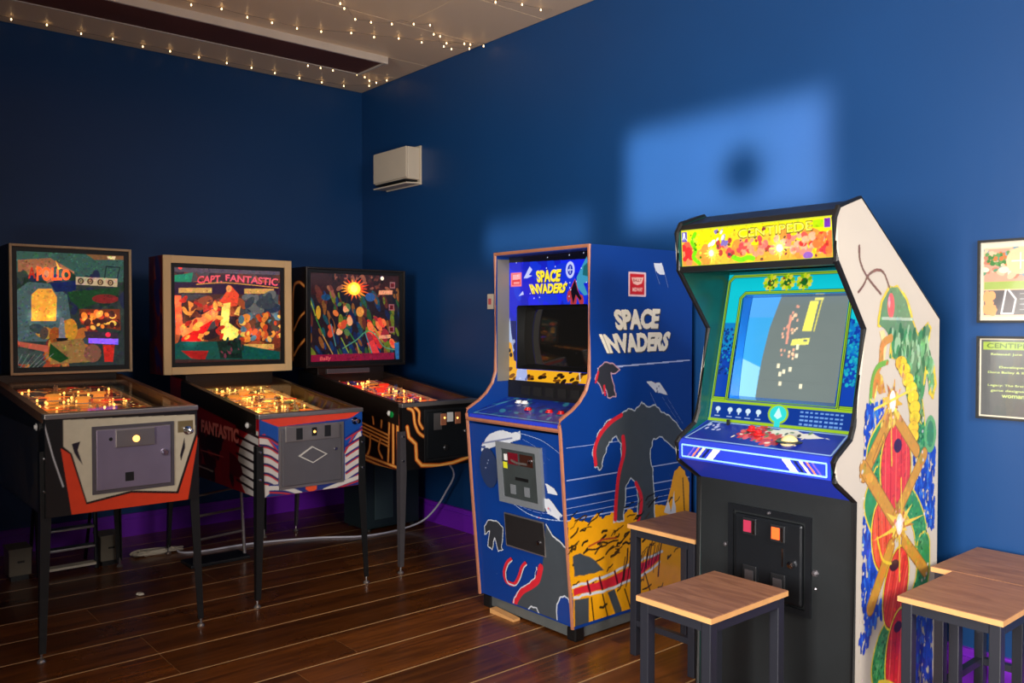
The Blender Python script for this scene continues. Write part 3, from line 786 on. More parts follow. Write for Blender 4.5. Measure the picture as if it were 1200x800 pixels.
# ---- second machine (red sides, striped blue front)
def stripes_left(a, cx, cy, r0, n, side):
    pass
def fa2(a, W):
    a.rect(0, .5, W, .96, (26, 62, 140))
    a.poly([(0.008,0.948),(0.600,0.970),(0.589,0.943),(0.510,0.920),(0.104,0.906)], (226, 66, 44))
    a.poly([(0.008,0.948),(0.104,0.906),(0.103,0.774),(0.008,0.879)], (20, 74, 160)); a.poly([(0.600,0.961),(0.489,0.903),(0.488,0.773),(0.594,0.844)], (20, 74, 160))
    # fan stripes either side
    L_ = [(-0.015,0.864),(0.030,0.877),(0.104,0.783),(0.102,0.598),(-0.017,0.527)]
    a.poly(L_, (196, 40, 40)); a.poly([(-0.006,0.854),(0.035,0.864),(0.103,0.765),(0.102,0.598),(0.001,0.533)], (206, 200, 196))
    for k in range(6):
        y0 = .835-.047*k; a.line(smooth([(-.01, y0+.035), (.05, y0+.022), (.10, y0-.012)]), .012, (28, 34, 90)); a.line(smooth([(-.01, y0+.027), (.05, y0+.014), (.10, y0-.02)]), .007, (190, 50, 50))
    a.poly([(0.583,0.854),(0.488,0.736),(0.487,0.588),(0.571,0.549),(0.605,0.772)], (206, 200, 196))
    a.line([(0.594,0.867),(0.541,0.825),(0.488,0.736)], .01, (190, 50, 50))
    for k in range(6):
        y0 = .845-.047*k; a.line(smooth([(W-.1, y0-.03), (W-.05, y0-.005), (W+.01, y0+.02)]), .012, (28, 44, 120)); a.line(smooth([(W-.1, y0-.038), (W-.05, y0-.013), (W+.01, y0+.012)]), .007, (190, 50, 50))
    a.poly([(0.051,0.614),(0.466,0.590),(0.572,0.587),(0.571,0.516),(0.055,0.517)], (30, 46, 120))
    a.line(smooth([(0.038,0.598),(0.145,0.584),(0.226,0.547)]), .022, (210, 205, 200)); a.line(smooth([(0.364,0.547),(0.440,0.565),(0.582,0.595)]), .022, (210, 205, 200))
    a.line(smooth([(0.056,0.574),(0.144,0.558),(0.216,0.531)]), .008, (190, 50, 50)); a.line(smooth([(0.374,0.532),(0.456,0.550),(0.572,0.573)]), .008, (190, 50, 50))
    a.poly([(0.255,0.588),(0.319,0.585),(0.319,0.558),(0.284,0.544),(0.255,0.566)], (232, 84, 40))
def door2(t, hx):
    (x0, z1), (x1, _), (_, z0) = [(0.104,0.906),(0.478,0.909),(0.477,0.580)]
    DG = mat('charcoal_steel_door', (118, 116, 122), 0.32, 0.55, var=0.12, scale=10)
    d = coin_door(t, hx, x0, z0, x1, z1, SILVER, DG)
    q = [(0.137,0.903),(0.447,0.902),(0.447,0.823),(0.137,0.833)]
    bx(d, 'coin_entry_plate', SILVER, q[0][0]-hx, q[2][1], q[1][0]-hx, q[0][1], 0.010, 0.018, 0.003)
    for xa, xb in ((345, 353), (379, 386)):
        pass
    for p in [(0.213,0.862),(0.376,0.866)]: bx(d, 'coin_slot', DARKMETAL, p[0]-.018-hx, p[1]-.03, p[0]+.018-hx, p[1]+.03, 0.016, 0.021, 0.002)
    p = [(0.298,0.868)][0]; bx(d, 'lamp_housing', BLACK, p[0]-.014-hx, p[1]-.022, p[0]+.014-hx, p[1]+.022, 0.016, 0.022, 0.002)
    knob(d, 'lamp', BULB, p[0]-hx, p[1], 0.007, 0.02, 0.026)
    p = [(0.426,0.765)][0]; knob(d, 'lock', CHROME, p[0]-hx, p[1], 0.011, 0.008, 0.02)
    q = [(0.208,0.746),(0.286,0.792),(0.375,0.743),(0.290,0.702)]
    m = MB(); Q = [(a-hx, b) for a, b in q]
    m.prism(Q, -0.019, -0.010, 'y'); c = (sum(p[0] for p in Q)/4, sum(p[1] for p in Q)/4)
    m.build('reject_plate', mat('bright_metal_edge', (225, 222, 215), .3, .3), d)
    MB().prism([(c[0]+(p[0]-c[0])*.85, c[1]+(p[1]-c[1])*.85) for p in Q], -0.0195, -0.012, 'y').build('diamond_panel', DG, d)
def pf2(a, w, h):
    a.rect(0, 0, w, h, (130, 70, 20), .5)
    a.blobs(420, (0, .2, w, h), .026, [(230, 150, 50), (150, 70, 20), (220, 110, 30), (70, 90, 40), (250, 200, 90), (90, 30, 12)], e=.55, stretch=1.5)
    for k in range(34): a.glow(a.r.uniform(.03, w-.05), a.r.uniform(.3, h), .035, 1.8)
    a.blobs(170, (0, .3, w, h), .007, [(255, 200, 90), (255, 170, 70), (255, 220, 140)], e=2.4)
    a.rect(w-.055, 0, w-.045, h, (230, 190, 110), .5); a.rect(0, 0, w, .16, (120, 100, 60), .35)
def bg2(a):
    a.rect(0, 1, 1, 2, (96, 52, 34), .5)
    a.blobs(150, (0, 1.1, .85, 1.85), .04, [(140, 60, 40), (70, 40, 44), (190, 90, 50), (90, 80, 80), (60, 36, 40)], e=.5, stretch=1.8)
    a.poly([(0.063,1.789),(0.743,1.808),(0.743,1.748),(0.062,1.743)], (104, 84, 96), .5)
    a.poly([(0.072,1.723),(0.183,1.743),(0.173,1.686),(0.072,1.678)], (30, 140, 100), .7)
    a.poly([(0.062,1.683),(0.742,1.698),(0.742,1.621),(0.061,1.612)], (60, 28, 60), .45)
    a.text('CAPT.', [(0.214,1.723),(0.361,1.734),(0.361,1.687),(0.203,1.677)], (240, 80, 90), .9, .03)
    a.text('FANTASTIC', [(0.383,1.740),(0.731,1.725),(0.725,1.676),(0.382,1.698)], (240, 84, 100), .9, .03)
    a.line(smooth([(0.203,1.672),(0.361,1.687),(0.514,1.681),(0.730,1.665)]), .006, (220, 150, 60), .8)
    for q in ([(0.096,1.648),(0.297,1.654),(0.297,1.622),(0.096,1.618)], [(0.502,1.654),(0.701,1.659),(0.701,1.626),(0.502,1.622)], [(0.099,1.308),(0.294,1.304),(0.294,1.268),(0.098,1.272)], [(0.500,1.306),(0.699,1.303),(0.699,1.270),(0.500,1.274)]): a.poly(q, (214, 158, 80), .8)
    a.poly([(0.502,1.616),(0.730,1.621),(0.729,1.457),(0.512,1.472)], (88, 92, 98), .5)
    a.blobs(20, tuple([(0.512,1.461)][0])+tuple([(0.718,1.610)][0]), .035, [(70, 76, 84), (120, 120, 118), (50, 60, 80)], e=.5, stretch=2)
    a.poly([(0.071,1.602),(0.111,1.603),(0.119,1.369),(0.079,1.369)], (240, 90, 50), .9)
    a.poly([(0.099,1.415),(0.296,1.523),(0.338,1.524),(0.327,1.461),(0.119,1.348)], (236, 120, 60), .9)
    a.poly([(0.109,1.348),(0.306,1.461),(0.221,1.316),(0.114,1.307)], (214, 24, 20), .9)
    a.poly([(0.151,1.573),(0.213,1.543),(0.161,1.471)], (246, 140, 60), .9); a.poly([(0.244,1.544),(0.360,1.587),(0.360,1.556),(0.243,1.502)], (210, 60, 40), .8)
    a.poly([(0.349,1.576),(0.415,1.673),(0.469,1.616),(0.457,1.546),(0.381,1.535)], (226, 70, 40), .9)
    a.disc(*([(0.404,1.651)][0]), .018, .022, (230, 140, 70), 1)
    a.poly([(0.360,1.556),(0.414,1.567),(0.402,1.440),(0.478,1.387),(0.445,1.334),(0.358,1.330),(0.348,1.430)], (238, 206, 90), 1.0)
    a.poly([(0.457,1.536),(0.479,1.547),(0.468,1.483),(0.435,1.493)], (230, 170, 80), .9)
    a.blobs(60, tuple([(0.478,1.333)][0])+tuple([(0.741,1.495)][0]), .02, [(226, 130, 50), (180, 60, 30), (60, 50, 40), (240, 180, 80), (80, 110, 120), (200, 80, 40)], e=.8, stretch=1.5)
    a.blobs(40, tuple([(0.119,1.348)][0])+tuple([(0.360,1.587)][0]), .016, [(250, 150, 60), (180, 40, 26), (110, 50, 34)], e=.9, stretch=2)
    a.poly([(0.059,1.308),(0.109,1.328),(0.358,1.324),(0.739,1.253),(0.739,1.203),(0.058,1.222)], (20, 90, 80), .5)
    a.poly([(0.108,1.272),(0.273,1.268),(0.251,1.212),(0.169,1.224)], (180, 30, 26), .6)
    a.poly([(0.326,1.325),(0.478,1.333),(0.488,1.216),(0.347,1.220)], (24, 50, 40), .4); a.blobs(22, tuple([(0.347,1.230)][0])+tuple([(0.489,1.344)][0]), .012, [(130, 60, 80), (30, 60, 50), (30, 20, 24)], e=.5, stretch=2)
    a.poly([(0.058,1.222),(0.739,1.203),(0.739,1.148),(0.057,1.172)], (70, 44, 40), .5)
    for x_ in range(5): q = (.1+.14*x_); a.rect(q, 1.165, q+.09, 1.19, (220, 160, 90), .7)
    for p in [(0.107,1.770)]: a.disc(p[0], p[1], .012, .012, (250, 60, 50), 1.2)
    for p in [(0.091,1.572),(0.100,1.471),(0.119,1.389),(0.170,1.327),(0.392,1.472),(0.391,1.366),(0.557,1.440),(0.706,1.462),(0.705,1.396),(0.567,1.375),(0.222,1.430),(0.306,1.503)]: a.glow(p[0], p[1], .035, .9)
def side2(a):
    a.rect(0, .55, 1.3, .95, (150, 10, 24))
    # fan of stripes wrapping from the front corner
    a.disc(0.0, .70, .28, .20, (196, 40, 40)); a.disc(0.0, .70, .262, .19, (206, 200, 196))
    for k in range(7):
        y0 = .86-.047*k; a.line([(0, y0), (.28, y0+.03)], .014, (36, 14, 24))
    a.blobs(26, (.34, .57, 1.25, .78), .06, [(90, 6, 14), (60, 8, 14), (140, 20, 24), (40, 10, 14)], stretch=2.5)
    a.text('FANTASTIC', [(0.782,0.886),(0.249,0.878),(0.250,0.801),(0.784,0.812)], (255, 150, 140), None, .05)
    a.text('CAPT.', [(1.02, .90), (.72, .90), (.72, .83), (1.02, .83)][::1], (230, 110, 100), None, .04) if False else None
    a.line([(0.799,0.707),(0.459,0.708)], .006, (200, 90, 80)); a.line([(0.842,0.612),(0.608,0.608)], .008, (190, 170, 160))
def bside2(a, z0, z1, d):
    a.rect(0, z0, d, z1, (96, 16, 26)); a.blobs(14, (0, z0, d, z1), .05, [(40, 30, 90), (150, 60, 30), (90, 10, 20), (60, 20, 60)], stretch=2.5, ang=1.2)
make_pinball('pinball machine with red, white and blue striped front and cream framed backglass', -1.75, -1.155, -1.95, .55, .965, 1.115,
    (-1.868, -1.056, 1.13, 1.84), REDCAB, REDCAB, fa2, (side2, (.55, .95)), bg2, pf2, CREAM, 0.045, RAILDARK, .085, door2, 2, box_side_art=bside2, legmat=BLACK)

# ---- third machine (black with orange lines)
OR1, OR2, OR3 = (240, 140, 48), (255, 196, 110), (176, 72, 26)
def neon(a, pts, w=.02, sm=False):
    P = smooth(pts) if sm else pts
    a.line(P, w, OR3); a.line(P, w*.72, OR1); a.line(P, w*.34, OR2)
def fa3(a, W):
    a.rect(0, .5, W, .96, (18, 16, 16))
    neon(a, [(0.041,0.947),(0.076,0.925),(0.088,0.855),(0.112,0.803),(0.148,0.775)], .022, True)
    neon(a, [(0.088,0.949),(0.118,0.918),(0.118,0.863),(0.142,0.821)], .02, True)
    neon(a, [(0.035,0.839),(0.046,0.779),(0.094,0.735),(0.099,0.645),(0.135,0.606),(0.263,0.592),(0.358,0.597),(0.501,0.624)], .026)
    neon(a, [(0.501,0.624),(0.507,0.802),(0.521,0.880),(0.567,0.924)], .02)
def door3(t, hx):
    (x0, z1), (x1, _), (_, z0) = [(0.154,0.930),(0.488,0.929),(0.487,0.625)]
    d = coin_door(t, hx, x0, z0, x1, z1, DARKMETAL, mat('black_steel_door', (38, 42, 47), 0.36, 0.5, var=0.15))
    for q in ([(0.215,0.906),(0.252,0.807)], ): bx(d, 'price_plate', SILVER, q[0][0]-hx, q[1][1], q[1][0]+.02-hx, q[0][1], .010, .014)
    for xx, mm_ in ((518, LAMPORANGE), (535, LAMPORANGE)):
        pass
    for p in [(0.283,0.866),(0.390,0.868)]: bx(d, 'coin_slot', COPPER, p[0]-.02-hx, p[1]-.035, p[0]+.02-hx, p[1]+.035, .010, .018, .002)
    for p in [(0.289,0.875),(0.384,0.868)]: knob(d, 'lamp', BULB, p[0]-hx, p[1], .006, .016, .022)
    p = [(0.333,0.877)][0]; bx(d, 'instruction_plate', WHITEBTN, p[0]-.022-hx, p[1]-.028, p[0]+.022-hx, p[1]+.028, .010, .014)
    p = [(0.448,0.786)][0]; knob(d, 'lock', CHROME, p[0]-hx, p[1], .014, .008, .026)
    p = [(0.301,0.696)][0]; knob(d, 'coin_return', DARKMETAL, p[0]-hx, p[1], .018, .008, .022)
def pf3(a, w, h):
    a.rect(0, 0, w, h, (70, 30, 34), .5)
    a.blobs(420, (0, .2, w, h), .026, [(220, 60, 40), (230, 110, 60), (60, 50, 90), (240, 170, 110), (100, 30, 34), (190, 40, 36), (60, 60, 130)], e=.55, stretch=1.5)
    for k in range(26): a.glow(a.r.uniform(.03, w-.05), a.r.uniform(.3, h), .035, 1.5)
    a.blobs(130, (0, .3, w, h), .007, [(255, 120, 80), (255, 90, 60), (255, 210, 170)], e=2.2)
    a.rect(0, 0, w, .16, (50, 44, 60), .2)
def bg3(a):
    a.rect(0, 1, 1, 2, (44, 30, 38), .5)
    a.poly([(0.043,1.778),(0.751,1.806),(0.750,1.641),(0.043,1.626)], (58, 24, 26), .5)
    a.blobs(150, tuple([(0.028,1.181)][0])+tuple([(0.750,1.641)][0]), .02, [(30, 60, 110), (36, 84, 96), (120, 130, 40), (50, 90, 50), (24, 26, 40), (30, 40, 80), (150, 90, 44), (110, 50, 40)], e=.5, stretch=3.0, ang=1.9)
    a.blobs(60, tuple([(0.162,1.629)][0])+tuple([(0.737,1.793)][0]), .016, [(120, 60, 50), (60, 20, 30), (160, 90, 70), (40, 20, 26)], e=.55, stretch=2)
    a.text('FIREBALL' if False else 'IIIXIOIIIIX', [(0.207,1.779),(0.609,1.794),(0.609,1.740),(0.207,1.727)], (24, 12, 14), .2, .03) if False else a.blobs(40, tuple([(0.207,1.727)][0])+tuple([(0.609,1.794)][0]), .012, [(24, 12, 14), (90, 40, 36)], e=.4, stretch=1.5, ang=1.57)
    for k in range(18): 
        an = k/18*2*PI; c = [(0.370,1.674)][0]; r1 = a.r.uniform(.07, .13)
        a.poly([(c[0]+.02*math.cos(an-.7), c[1]+.02*math.sin(an-.7)), (c[0]+r1*math.cos(an)*1.2, c[1]+r1*math.sin(an)*.8), (c[0]+.02*math.cos(an+.7), c[1]+.02*math.sin(an+.7))], a.r.choice([(236, 90, 30), (244, 140, 40), (220, 60, 24)]), .9)
    c = [(0.370,1.674)][0]; a.disc(c[0], c[1], .05, .045, (250, 190, 50), 1.1); a.disc(c[0], c[1], .028, .026, (255, 220, 90), 1.3); a.glow(c[0], c[1], .06, .6)
    a.blobs(16, tuple([(0.179,1.371)][0])+tuple([(0.336,1.568)][0]), .024, [(220, 110, 50), (200, 70, 40), (240, 160, 110), (80, 110, 60)], e=.8, stretch=1.4)
    a.disc(*([(0.416,1.516)][0]), .03, .035, (220, 140, 60), .8); a.disc(*([(0.098,1.508)][0]), .018, .045, (206, 150, 40), .7)
    a.disc(*([(0.497,1.618)][0]), .04, .03, (44, 90, 150), .6); a.disc(*([(0.155,1.611)][0]), .035, .022, (30, 80, 130), .5)
    a.blobs(22, tuple([(0.482,1.262)][0])+tuple([(0.692,1.476)][0]), .028, [(230, 70, 50), (200, 40, 40), (240, 110, 60), (150, 40, 50)], e=.8, stretch=1.8, ang=2.2)
    a.poly([(0.469,1.298),(0.524,1.321),(0.579,1.212),(0.523,1.214)], (226, 60, 60), .7)
    for k in range(9): 
        q = [(0.042,1.587),(0.079,1.474),(0.128,1.360),(0.192,1.429),(0.269,1.336),(0.335,1.370),(0.388,1.299),(0.456,1.369),(0.524,1.404)][k]
        a.line([q, (q[0]+.035+.02*(k % 3), q[1]-.10-.015*(k % 4))], .007, [(150, 170, 60), (60, 130, 60), (200, 150, 80), (80, 140, 150)][k % 4], .6)
    a.line(smooth([(0.282,1.266),(0.388,1.323),(0.469,1.381),(0.538,1.357),(0.607,1.272),(0.706,1.246)]), .008, (90, 150, 110), .6)
    a.poly([(0.028,1.226),(0.692,1.228),(0.691,1.179),(0.028,1.169)], (150, 24, 60), .55)
    a.poly([(0.692,1.294),(0.749,1.306),(0.749,1.159),(0.706,1.185)], (50, 110, 170), .6)
    a.text('Bally', [(0.109,1.212),(0.191,1.216),(0.191,1.182),(0.109,1.178)], (230, 90, 90), .7, .02)
    for q in ([(0.567,1.667),(0.679,1.670),(0.679,1.640),(0.566,1.637)], [(0.565,1.350),(0.664,1.355),(0.664,1.331),(0.565,1.326)]): a.poly(q, (236, 150, 110), .8)
    for q in ([(0.679,1.706)][0], [(0.671,1.549)][0], [(0.671,1.392)][0]): a.rect(q[0]-.022, q[1]-.022, q[0]+.022, q[1]+.022, (180, 110, 110), .5); a.rect(q[0]-.014, q[1]-.014, q[0]+.014, q[1]+.014, (110, 16, 26), .5)
    c = [(0.595,1.752)][0]; a.disc(c[0], c[1], .014, .014, (250, 230, 200), 1.1)
def side3(a):
    a.rect(0, .585, 1.3, .93, (18, 16, 16))
    neon(a, [(0.045,0.902),(0.037,0.616)], .035); neon(a, [(0.090,0.903),(0.092,0.609)], .03)
    neon(a, [(0.387,0.936),(0.328,0.894),(0.308,0.834)], .022, True); neon(a, [(0.279,0.929),(0.221,0.888),(0.222,0.821)], .022, True); neon(a, [(0.174,0.922),(0.136,0.880),(0.137,0.789),(0.147,0.627)], .024, True)
    for k in range(4): neon(a, [(0.448,0.827),(0.137,0.779)] if k == 0 else [(p[0], p[1]-.022*k) for p in [(0.448,0.827),(0.137,0.779)]], .014)
    neon(a, [(0.232,0.749),(0.251,0.686),(0.213,0.639)], .022, True); neon(a, [(0.348,0.758),(0.349,0.706),(0.369,0.652),(0.409,0.616)], .022, True)
    neon(a, [(0.450,0.632),(0.213,0.614),(0.019,0.599)], .02); neon(a, [(0.450,0.611),(0.214,0.588),(0.019,0.574)], .018)
def bside3(a, z0, z1, d):
    a.rect(0, z0, d, z1, (22, 17, 14))
    neon(a, [(.0, z1-.13), (.10, z1-.10), (.17, z1-.18), (.18, z0+.05)], .024, True)
    neon(a, [(.0, z1-.30), (.08, z1-.34), (.16, z1-.42)], .02, True); neon(a, [(.0, z1-.48), (.09, z1-.53), (.16, z0+.08)], .022, True)
pm3 = make_pinball('black pinball machine with glowing orange line art, nearest the corner', -.875, -.32, -1.92, .585, .965, 1.12,
    (-.952, -.18, 1.14, 1.81), BLACK, BLACK, fa3, (side3, (.585, .93)), bg3, pf3, RAILDARK, 0.014, RAILDARK, .11, door3, 3, box_side_art=bside3, legmat=GREYMETAL)
MB().box(-.27, .90, 1.105, .05, .925, 1.135, bev=.002).build('speaker_plate', GREYMETAL, pm3)
MB().lathe([(0.018, 0), (0.018, 0.004), (0, 0.005)], (-.2815, 0.10, .905), (-1, 0, 0), n=12).build('flipper_button', mat('green_button', (20, 150, 70), 0.3), pm3, label='green flipper button')

# ------------------------------------------------------------------ tall blue arcade cabinet
t = thing('arcade_cabinet', 'navy blue upright arcade cabinet with white SPACE INVADERS lettering and copper edging', 'arcade machine', (-.97, -2.995, 0), -PI/2)
hx = .345
prof = [(.085, .062), (.035, .60), (.006, .955), (.0, .985), (.004, 1.008), (.03, 1.022), (.08, 1.048), (.125, 1.082), (.165, 1.130), (.187, 1.19), (.185, 1.797), (.92, 1.797), (.92, .062)]
for sx in (-1, 1):
    a_, b_ = (-hx, -hx+.018) if sx < 0 else (hx-.018, hx)
    p = MB().prism(prof, a_, b_).build('side_panel', NAVYCAB, t)
    ln = [(q[0], q[1]) for q in prof[:12]]
    xm = (a_+b_)/2
    MB().tube([(xm, y_-.001, z_) for y_, z_ in prof[:11]], .0095, 6).build('edge_trim', COPPER, p)
MB().box(-hx+.018, .187, 1.779, hx-.018, .92, 1.797).build('top_panel', NAVYCAB, t)
MB().tube([(-hx+.01, .183, 1.79), (hx-.01, .183, 1.79)], .009, 6).build('top_trim', COPPER, t)
MB().box(-hx+.018, .90, .062, hx-.018, .918, 1.779).build('back_panel', NAVYCAB, t)
MB().prism([(.090, .066), (.012, .94), (.03, .94), (.108, .066)], -hx+.018, hx-.018).build('front_panel', NAVYCAB, t)
MB().box(-hx+.018, .10, .062, hx-.018, .90, .08).build('bottom_panel', BLACK, t)
m = MB(); m.box(-hx+.03, .105, .012, hx-.01, .125, .062); m.box(hx-.03, .125, .012, hx-.01, .88, .062); m.box(-hx+.03, .125, .012, -hx+.05, .88, .062)
m.build('plinth', mat('scuffed_grey_plinth', (98, 102, 102), .5, .2, var=.3, scale=10), t)
for cx_, cy_ in ((hx-.03, .11), (-hx+.05, .11), (hx-.03, .86), (-hx+.05, .86)):
    MB().box(cx_-.03, cy_-.015, 0, cx_+.028, cy_+.04, .06, bev=.006).build('corner_foot', BLACK, t)
# control panel and the strip below the screen
MB().prism([(.006, .962), (.27, 1.038), (.27, 1.058), (.012, .985)], -hx+.018, hx-.018).build('control_panel', BLUEPANEL, t)
MB().tube([(-hx+.01, .0, .962), (hx-.01, .0, .962)], .010, 6).build('panel_trim', COPPER, t)
cpz = lambda y_: .985+(y_-.012)*(1.058-.985)/(.258)
ca = Art(0.02, 0.02, .67, .265, .003, bg=(20, 52, 160), seed=4)
ca.blobs(60, (.02, .02, .67, .265), .016, [(30, 110, 170), (20, 60, 190), (60, 150, 190), (20, 40, 120)], stretch=2.2)
ca.line([(.03, .03), (.66, .03)], .006, (120, 190, 220)); ca.line([(.03, .03), (.10, .25)], .005, (120, 190, 220)); ca.line([(.66, .03), (.60, .25)], .005, (120, 190, 220))
ca.build('panel_print', PRINT, planar(lambda U, V: (U-hx, V, cpz(V)+.001)), t)
cl_ = .0
for bx_, by_, mt_ in ((-.17, .20, WHITEBTN), (-.125, .20, WHITEBTN), (-.02, .13, REDBTN), (.13, .13, REDBTN), (.21, .13, REDBTN), (.27, .16, REDBTN)):
    MB().lathe([(.02, 0), (.02, .005), (.014, .007), (.014, .014), (0, .016)], (bx_, by_, cpz(by_)), n=14).build('button', mt_, t)
# screen surround
MB().box(-hx+.018, .262, 1.05, hx-.018, .268, 1.145).build('vent_board', BLACK, t)
for k in range(5): MB().box(-.22+.09*k, .258, 1.075, -.16+.09*k, .263, 1.12).build('speaker_slot', RUBBER, t)
GR = mat('grey_inner_liner', (120, 118, 112), .45, var=.1)
MB().box(-hx+.018, .19, 1.14, -hx+.020, .27, 1.765).build('inner_liner', GR, t)
q = [(0.074,1.528),(0.583,1.528),(0.578,1.223),(0.087,1.199)]
sx0, sz1 = q[0]; sx1 = .60; sz0 = 1.205
m = MB(); B0, B1 = .270, .275
X0_, X1_, Z0_, Z1_ = -hx+.018, hx-.018, 1.14, 1.779
m.box(X0_, B0, Z0_, sx0-hx, B1, Z1_); m.box(sx1-hx, B0, Z0_, X1_, B1, Z1_); m.box(sx0-hx, B0, Z0_, sx1-hx, B1, sz0); m.box(sx0-hx, B0, sz1, sx1-hx, B1, Z1_)
m.build('bezel', BLUEPANEL, t)
a = Art(.018, 1.142, .672, 1.778, .0025, bg=(18, 34, 190), e=.75, seed=6)
a.rect(0, 1.1, .7, 1.45, (16, 34, 130), .35)
a.blobs(40, (.02, 1.5, .67, 1.77), .05, [(20, 40, 230), (18, 30, 200), (16, 50, 210)], e=.8, stretch=2)
a.poly([(-0.001,1.786),(0.594,1.791),(0.594,1.739),(-0.001,1.751)], (20, 22, 40), .2)
a.rect(*([(0.033,1.626)][0]), *([(0.117,1.697)][0]), (240, 120, 130), .8); a.rect(*([(0.043,1.634)][0]), *([(0.107,1.688)][0]), (220, 50, 56), .8)
a.poly([(0.047,1.687),(0.107,1.688),(0.107,1.662),(0.047,1.660)], (244, 170, 176), .8); a.rect(*([(0.054,1.638)][0]), *([(0.101,1.650)][0]), (244, 150, 150), .8)
def lit_text(txt, q, k):
    a.text(txt, [(x+.004, y-.004) for x, y in q], (20, 40, 20), .5, .05); a.text(txt, q, (240, 214, 50), 1.0, .05)
lit_text('SPACE', [(0.224,1.700),(0.410,1.700),(0.398,1.639),(0.237,1.640)], 1)
lit_text('INVADERS', [(0.173,1.634),(0.457,1.632),(0.428,1.584),(0.199,1.584)], 1)
a.disc(*([(0.471,1.693)][0]), .03, .04, (190, 200, 250), .8); a.disc(*([(0.471,1.693)][0]), .018, .026, (30, 50, 180), .8); a.line([(0.457,1.694),(0.486,1.692)], .004, (200, 210, 250), .8); a.line([(0.471,1.709),(0.471,1.677)], .004, (200, 210, 250), .8)
for q_ in ([(0.134,1.666),(0.179,1.724),(0.199,1.706),(0.173,1.681),(0.199,1.676),(0.160,1.665)], [(0.094,1.576),(0.127,1.601),(0.134,1.583)]): a.poly(q_, (190, 200, 250), .8)
# craggy teal and dark shard shapes at the right
a.poly([(0.515,1.655),(0.549,1.705),(0.583,1.752),(0.594,1.632),(0.560,1.625),(0.589,1.572),(0.566,1.568),(0.515,1.610)], (60, 150, 190), .75); a.poly([(0.560,1.705),(0.594,1.727),(0.594,1.655),(0.555,1.665)], (30, 110, 120), .6)
a.poly(jag([(0.503,1.651),(0.526,1.594),(0.561,1.552),(0.566,1.512),(0.538,1.525),(0.515,1.562),(0.504,1.505),(0.481,1.489),(0.475,1.554),(0.457,1.538),(0.451,1.575),(0.480,1.611)], .006, a.r, 3), (190, 60, 70), .6)
a.poly([(0.503,1.643),(0.521,1.594),(0.549,1.553),(0.538,1.545),(0.509,1.574),(0.492,1.530),(0.480,1.570),(0.475,1.595)], (22, 18, 40), .3)
for _ in range(26):
    x_ = a.r.uniform(.04, .66); a.disc(x_, a.r.uniform(1.56, 1.77), .003, .003, (210, 220, 255), .9)
a.poly(jag([(-0.001,1.342),(0.026,1.467),(0.047,1.343),(0.060,1.299),(0.013,1.231)], .004, a.r, 3), (180, 200, 240), .6)
a.poly([(-0.015,1.351),(0.040,1.334),(0.060,1.237),(-0.015,1.235)], (236, 168, 34), .7); a.blobs(8, (.02, 1.22, .09, 1.35), .014, [(30, 24, 40), (180, 190, 230)], e=.5)
a.poly(jag([(-0.015,1.253),(0.081,1.238),(0.160,1.206),(0.595,1.232),(0.595,1.152),(-0.015,1.128)], .005, a.r, 6), (238, 172, 30), .75)
a.blobs(30, (.02, 1.145, .67, 1.21), .012, [(40, 26, 20), (150, 90, 20), (60, 40, 20)], e=.4, stretch=2.4, ang=.3)
a.poly(jag([(0.067,1.141),(0.094,1.234),(0.121,1.205),(0.147,1.275),(0.160,1.146)], .005, a.r, 4), (170, 185, 235), .7); a.blobs(14, (.1, 1.15, .18, 1.26), .007, [(90, 100, 160), (230, 235, 255)], e=.6)
a.line([(0.527,1.278),(0.539,1.165)], .008, (220, 210, 200), .7); a.line([(0.510,1.229),(0.573,1.239)], .006, (40, 26, 30), .3)
a.poly([(sx0, sz0), (sx1, sz0), (sx1, sz1-.02), (sx1-.02, sz1), (sx0+.02, sz1), (sx0, sz1-.02)], None)
a.build('bezel_print', BACKLIT, planar(lambda U, V: (U-hx, B0-.0015, V)), t)
m = MB()
m.prism([(B1, sz0), (B1+.10, sz0+.03), (B1+.10, sz0+.026), (B1, sz0-.004)], sx0-hx, sx1-hx); m.box(sx0-hx-.003, B1, sz0, sx0-hx, B1+.10, sz1); m.box(sx1-hx, B1, sz0, sx1-hx+.003, B1+.1, sz1); m.box(sx0-hx, B1, sz1, sx1-hx, B1+.1, sz1+.003)
m.build('screen_shroud', BLACK, t)
m = MB(); NX = 12
xs = [sx0-hx+(sx1-sx0)*k/NX for k in range(NX+1)]; zs = [sz0+(sz1-sz0)*k/NX for k in range(NX+1)]
def crt(m, xs, zs, yb, dep):
    g = [[m.bm.verts.new((x_, yb+dep*(((x_-xs[0])/(xs[-1]-xs[0])*2-1)**2+((z_-zs[0])/(zs[-1]-zs[0])*2-1)**2)/2, z_)) for x_ in xs] for z_ in zs]
    for j in range(len(zs)-1):
        for i in range(len(xs)-1): m._face([g[j][i], g[j][i+1], g[j+1][i+1], g[j+1][i]])
crt(m, xs, zs, B1+.035, .03)
m.build('screen', SCREEN, t, smooth=True)
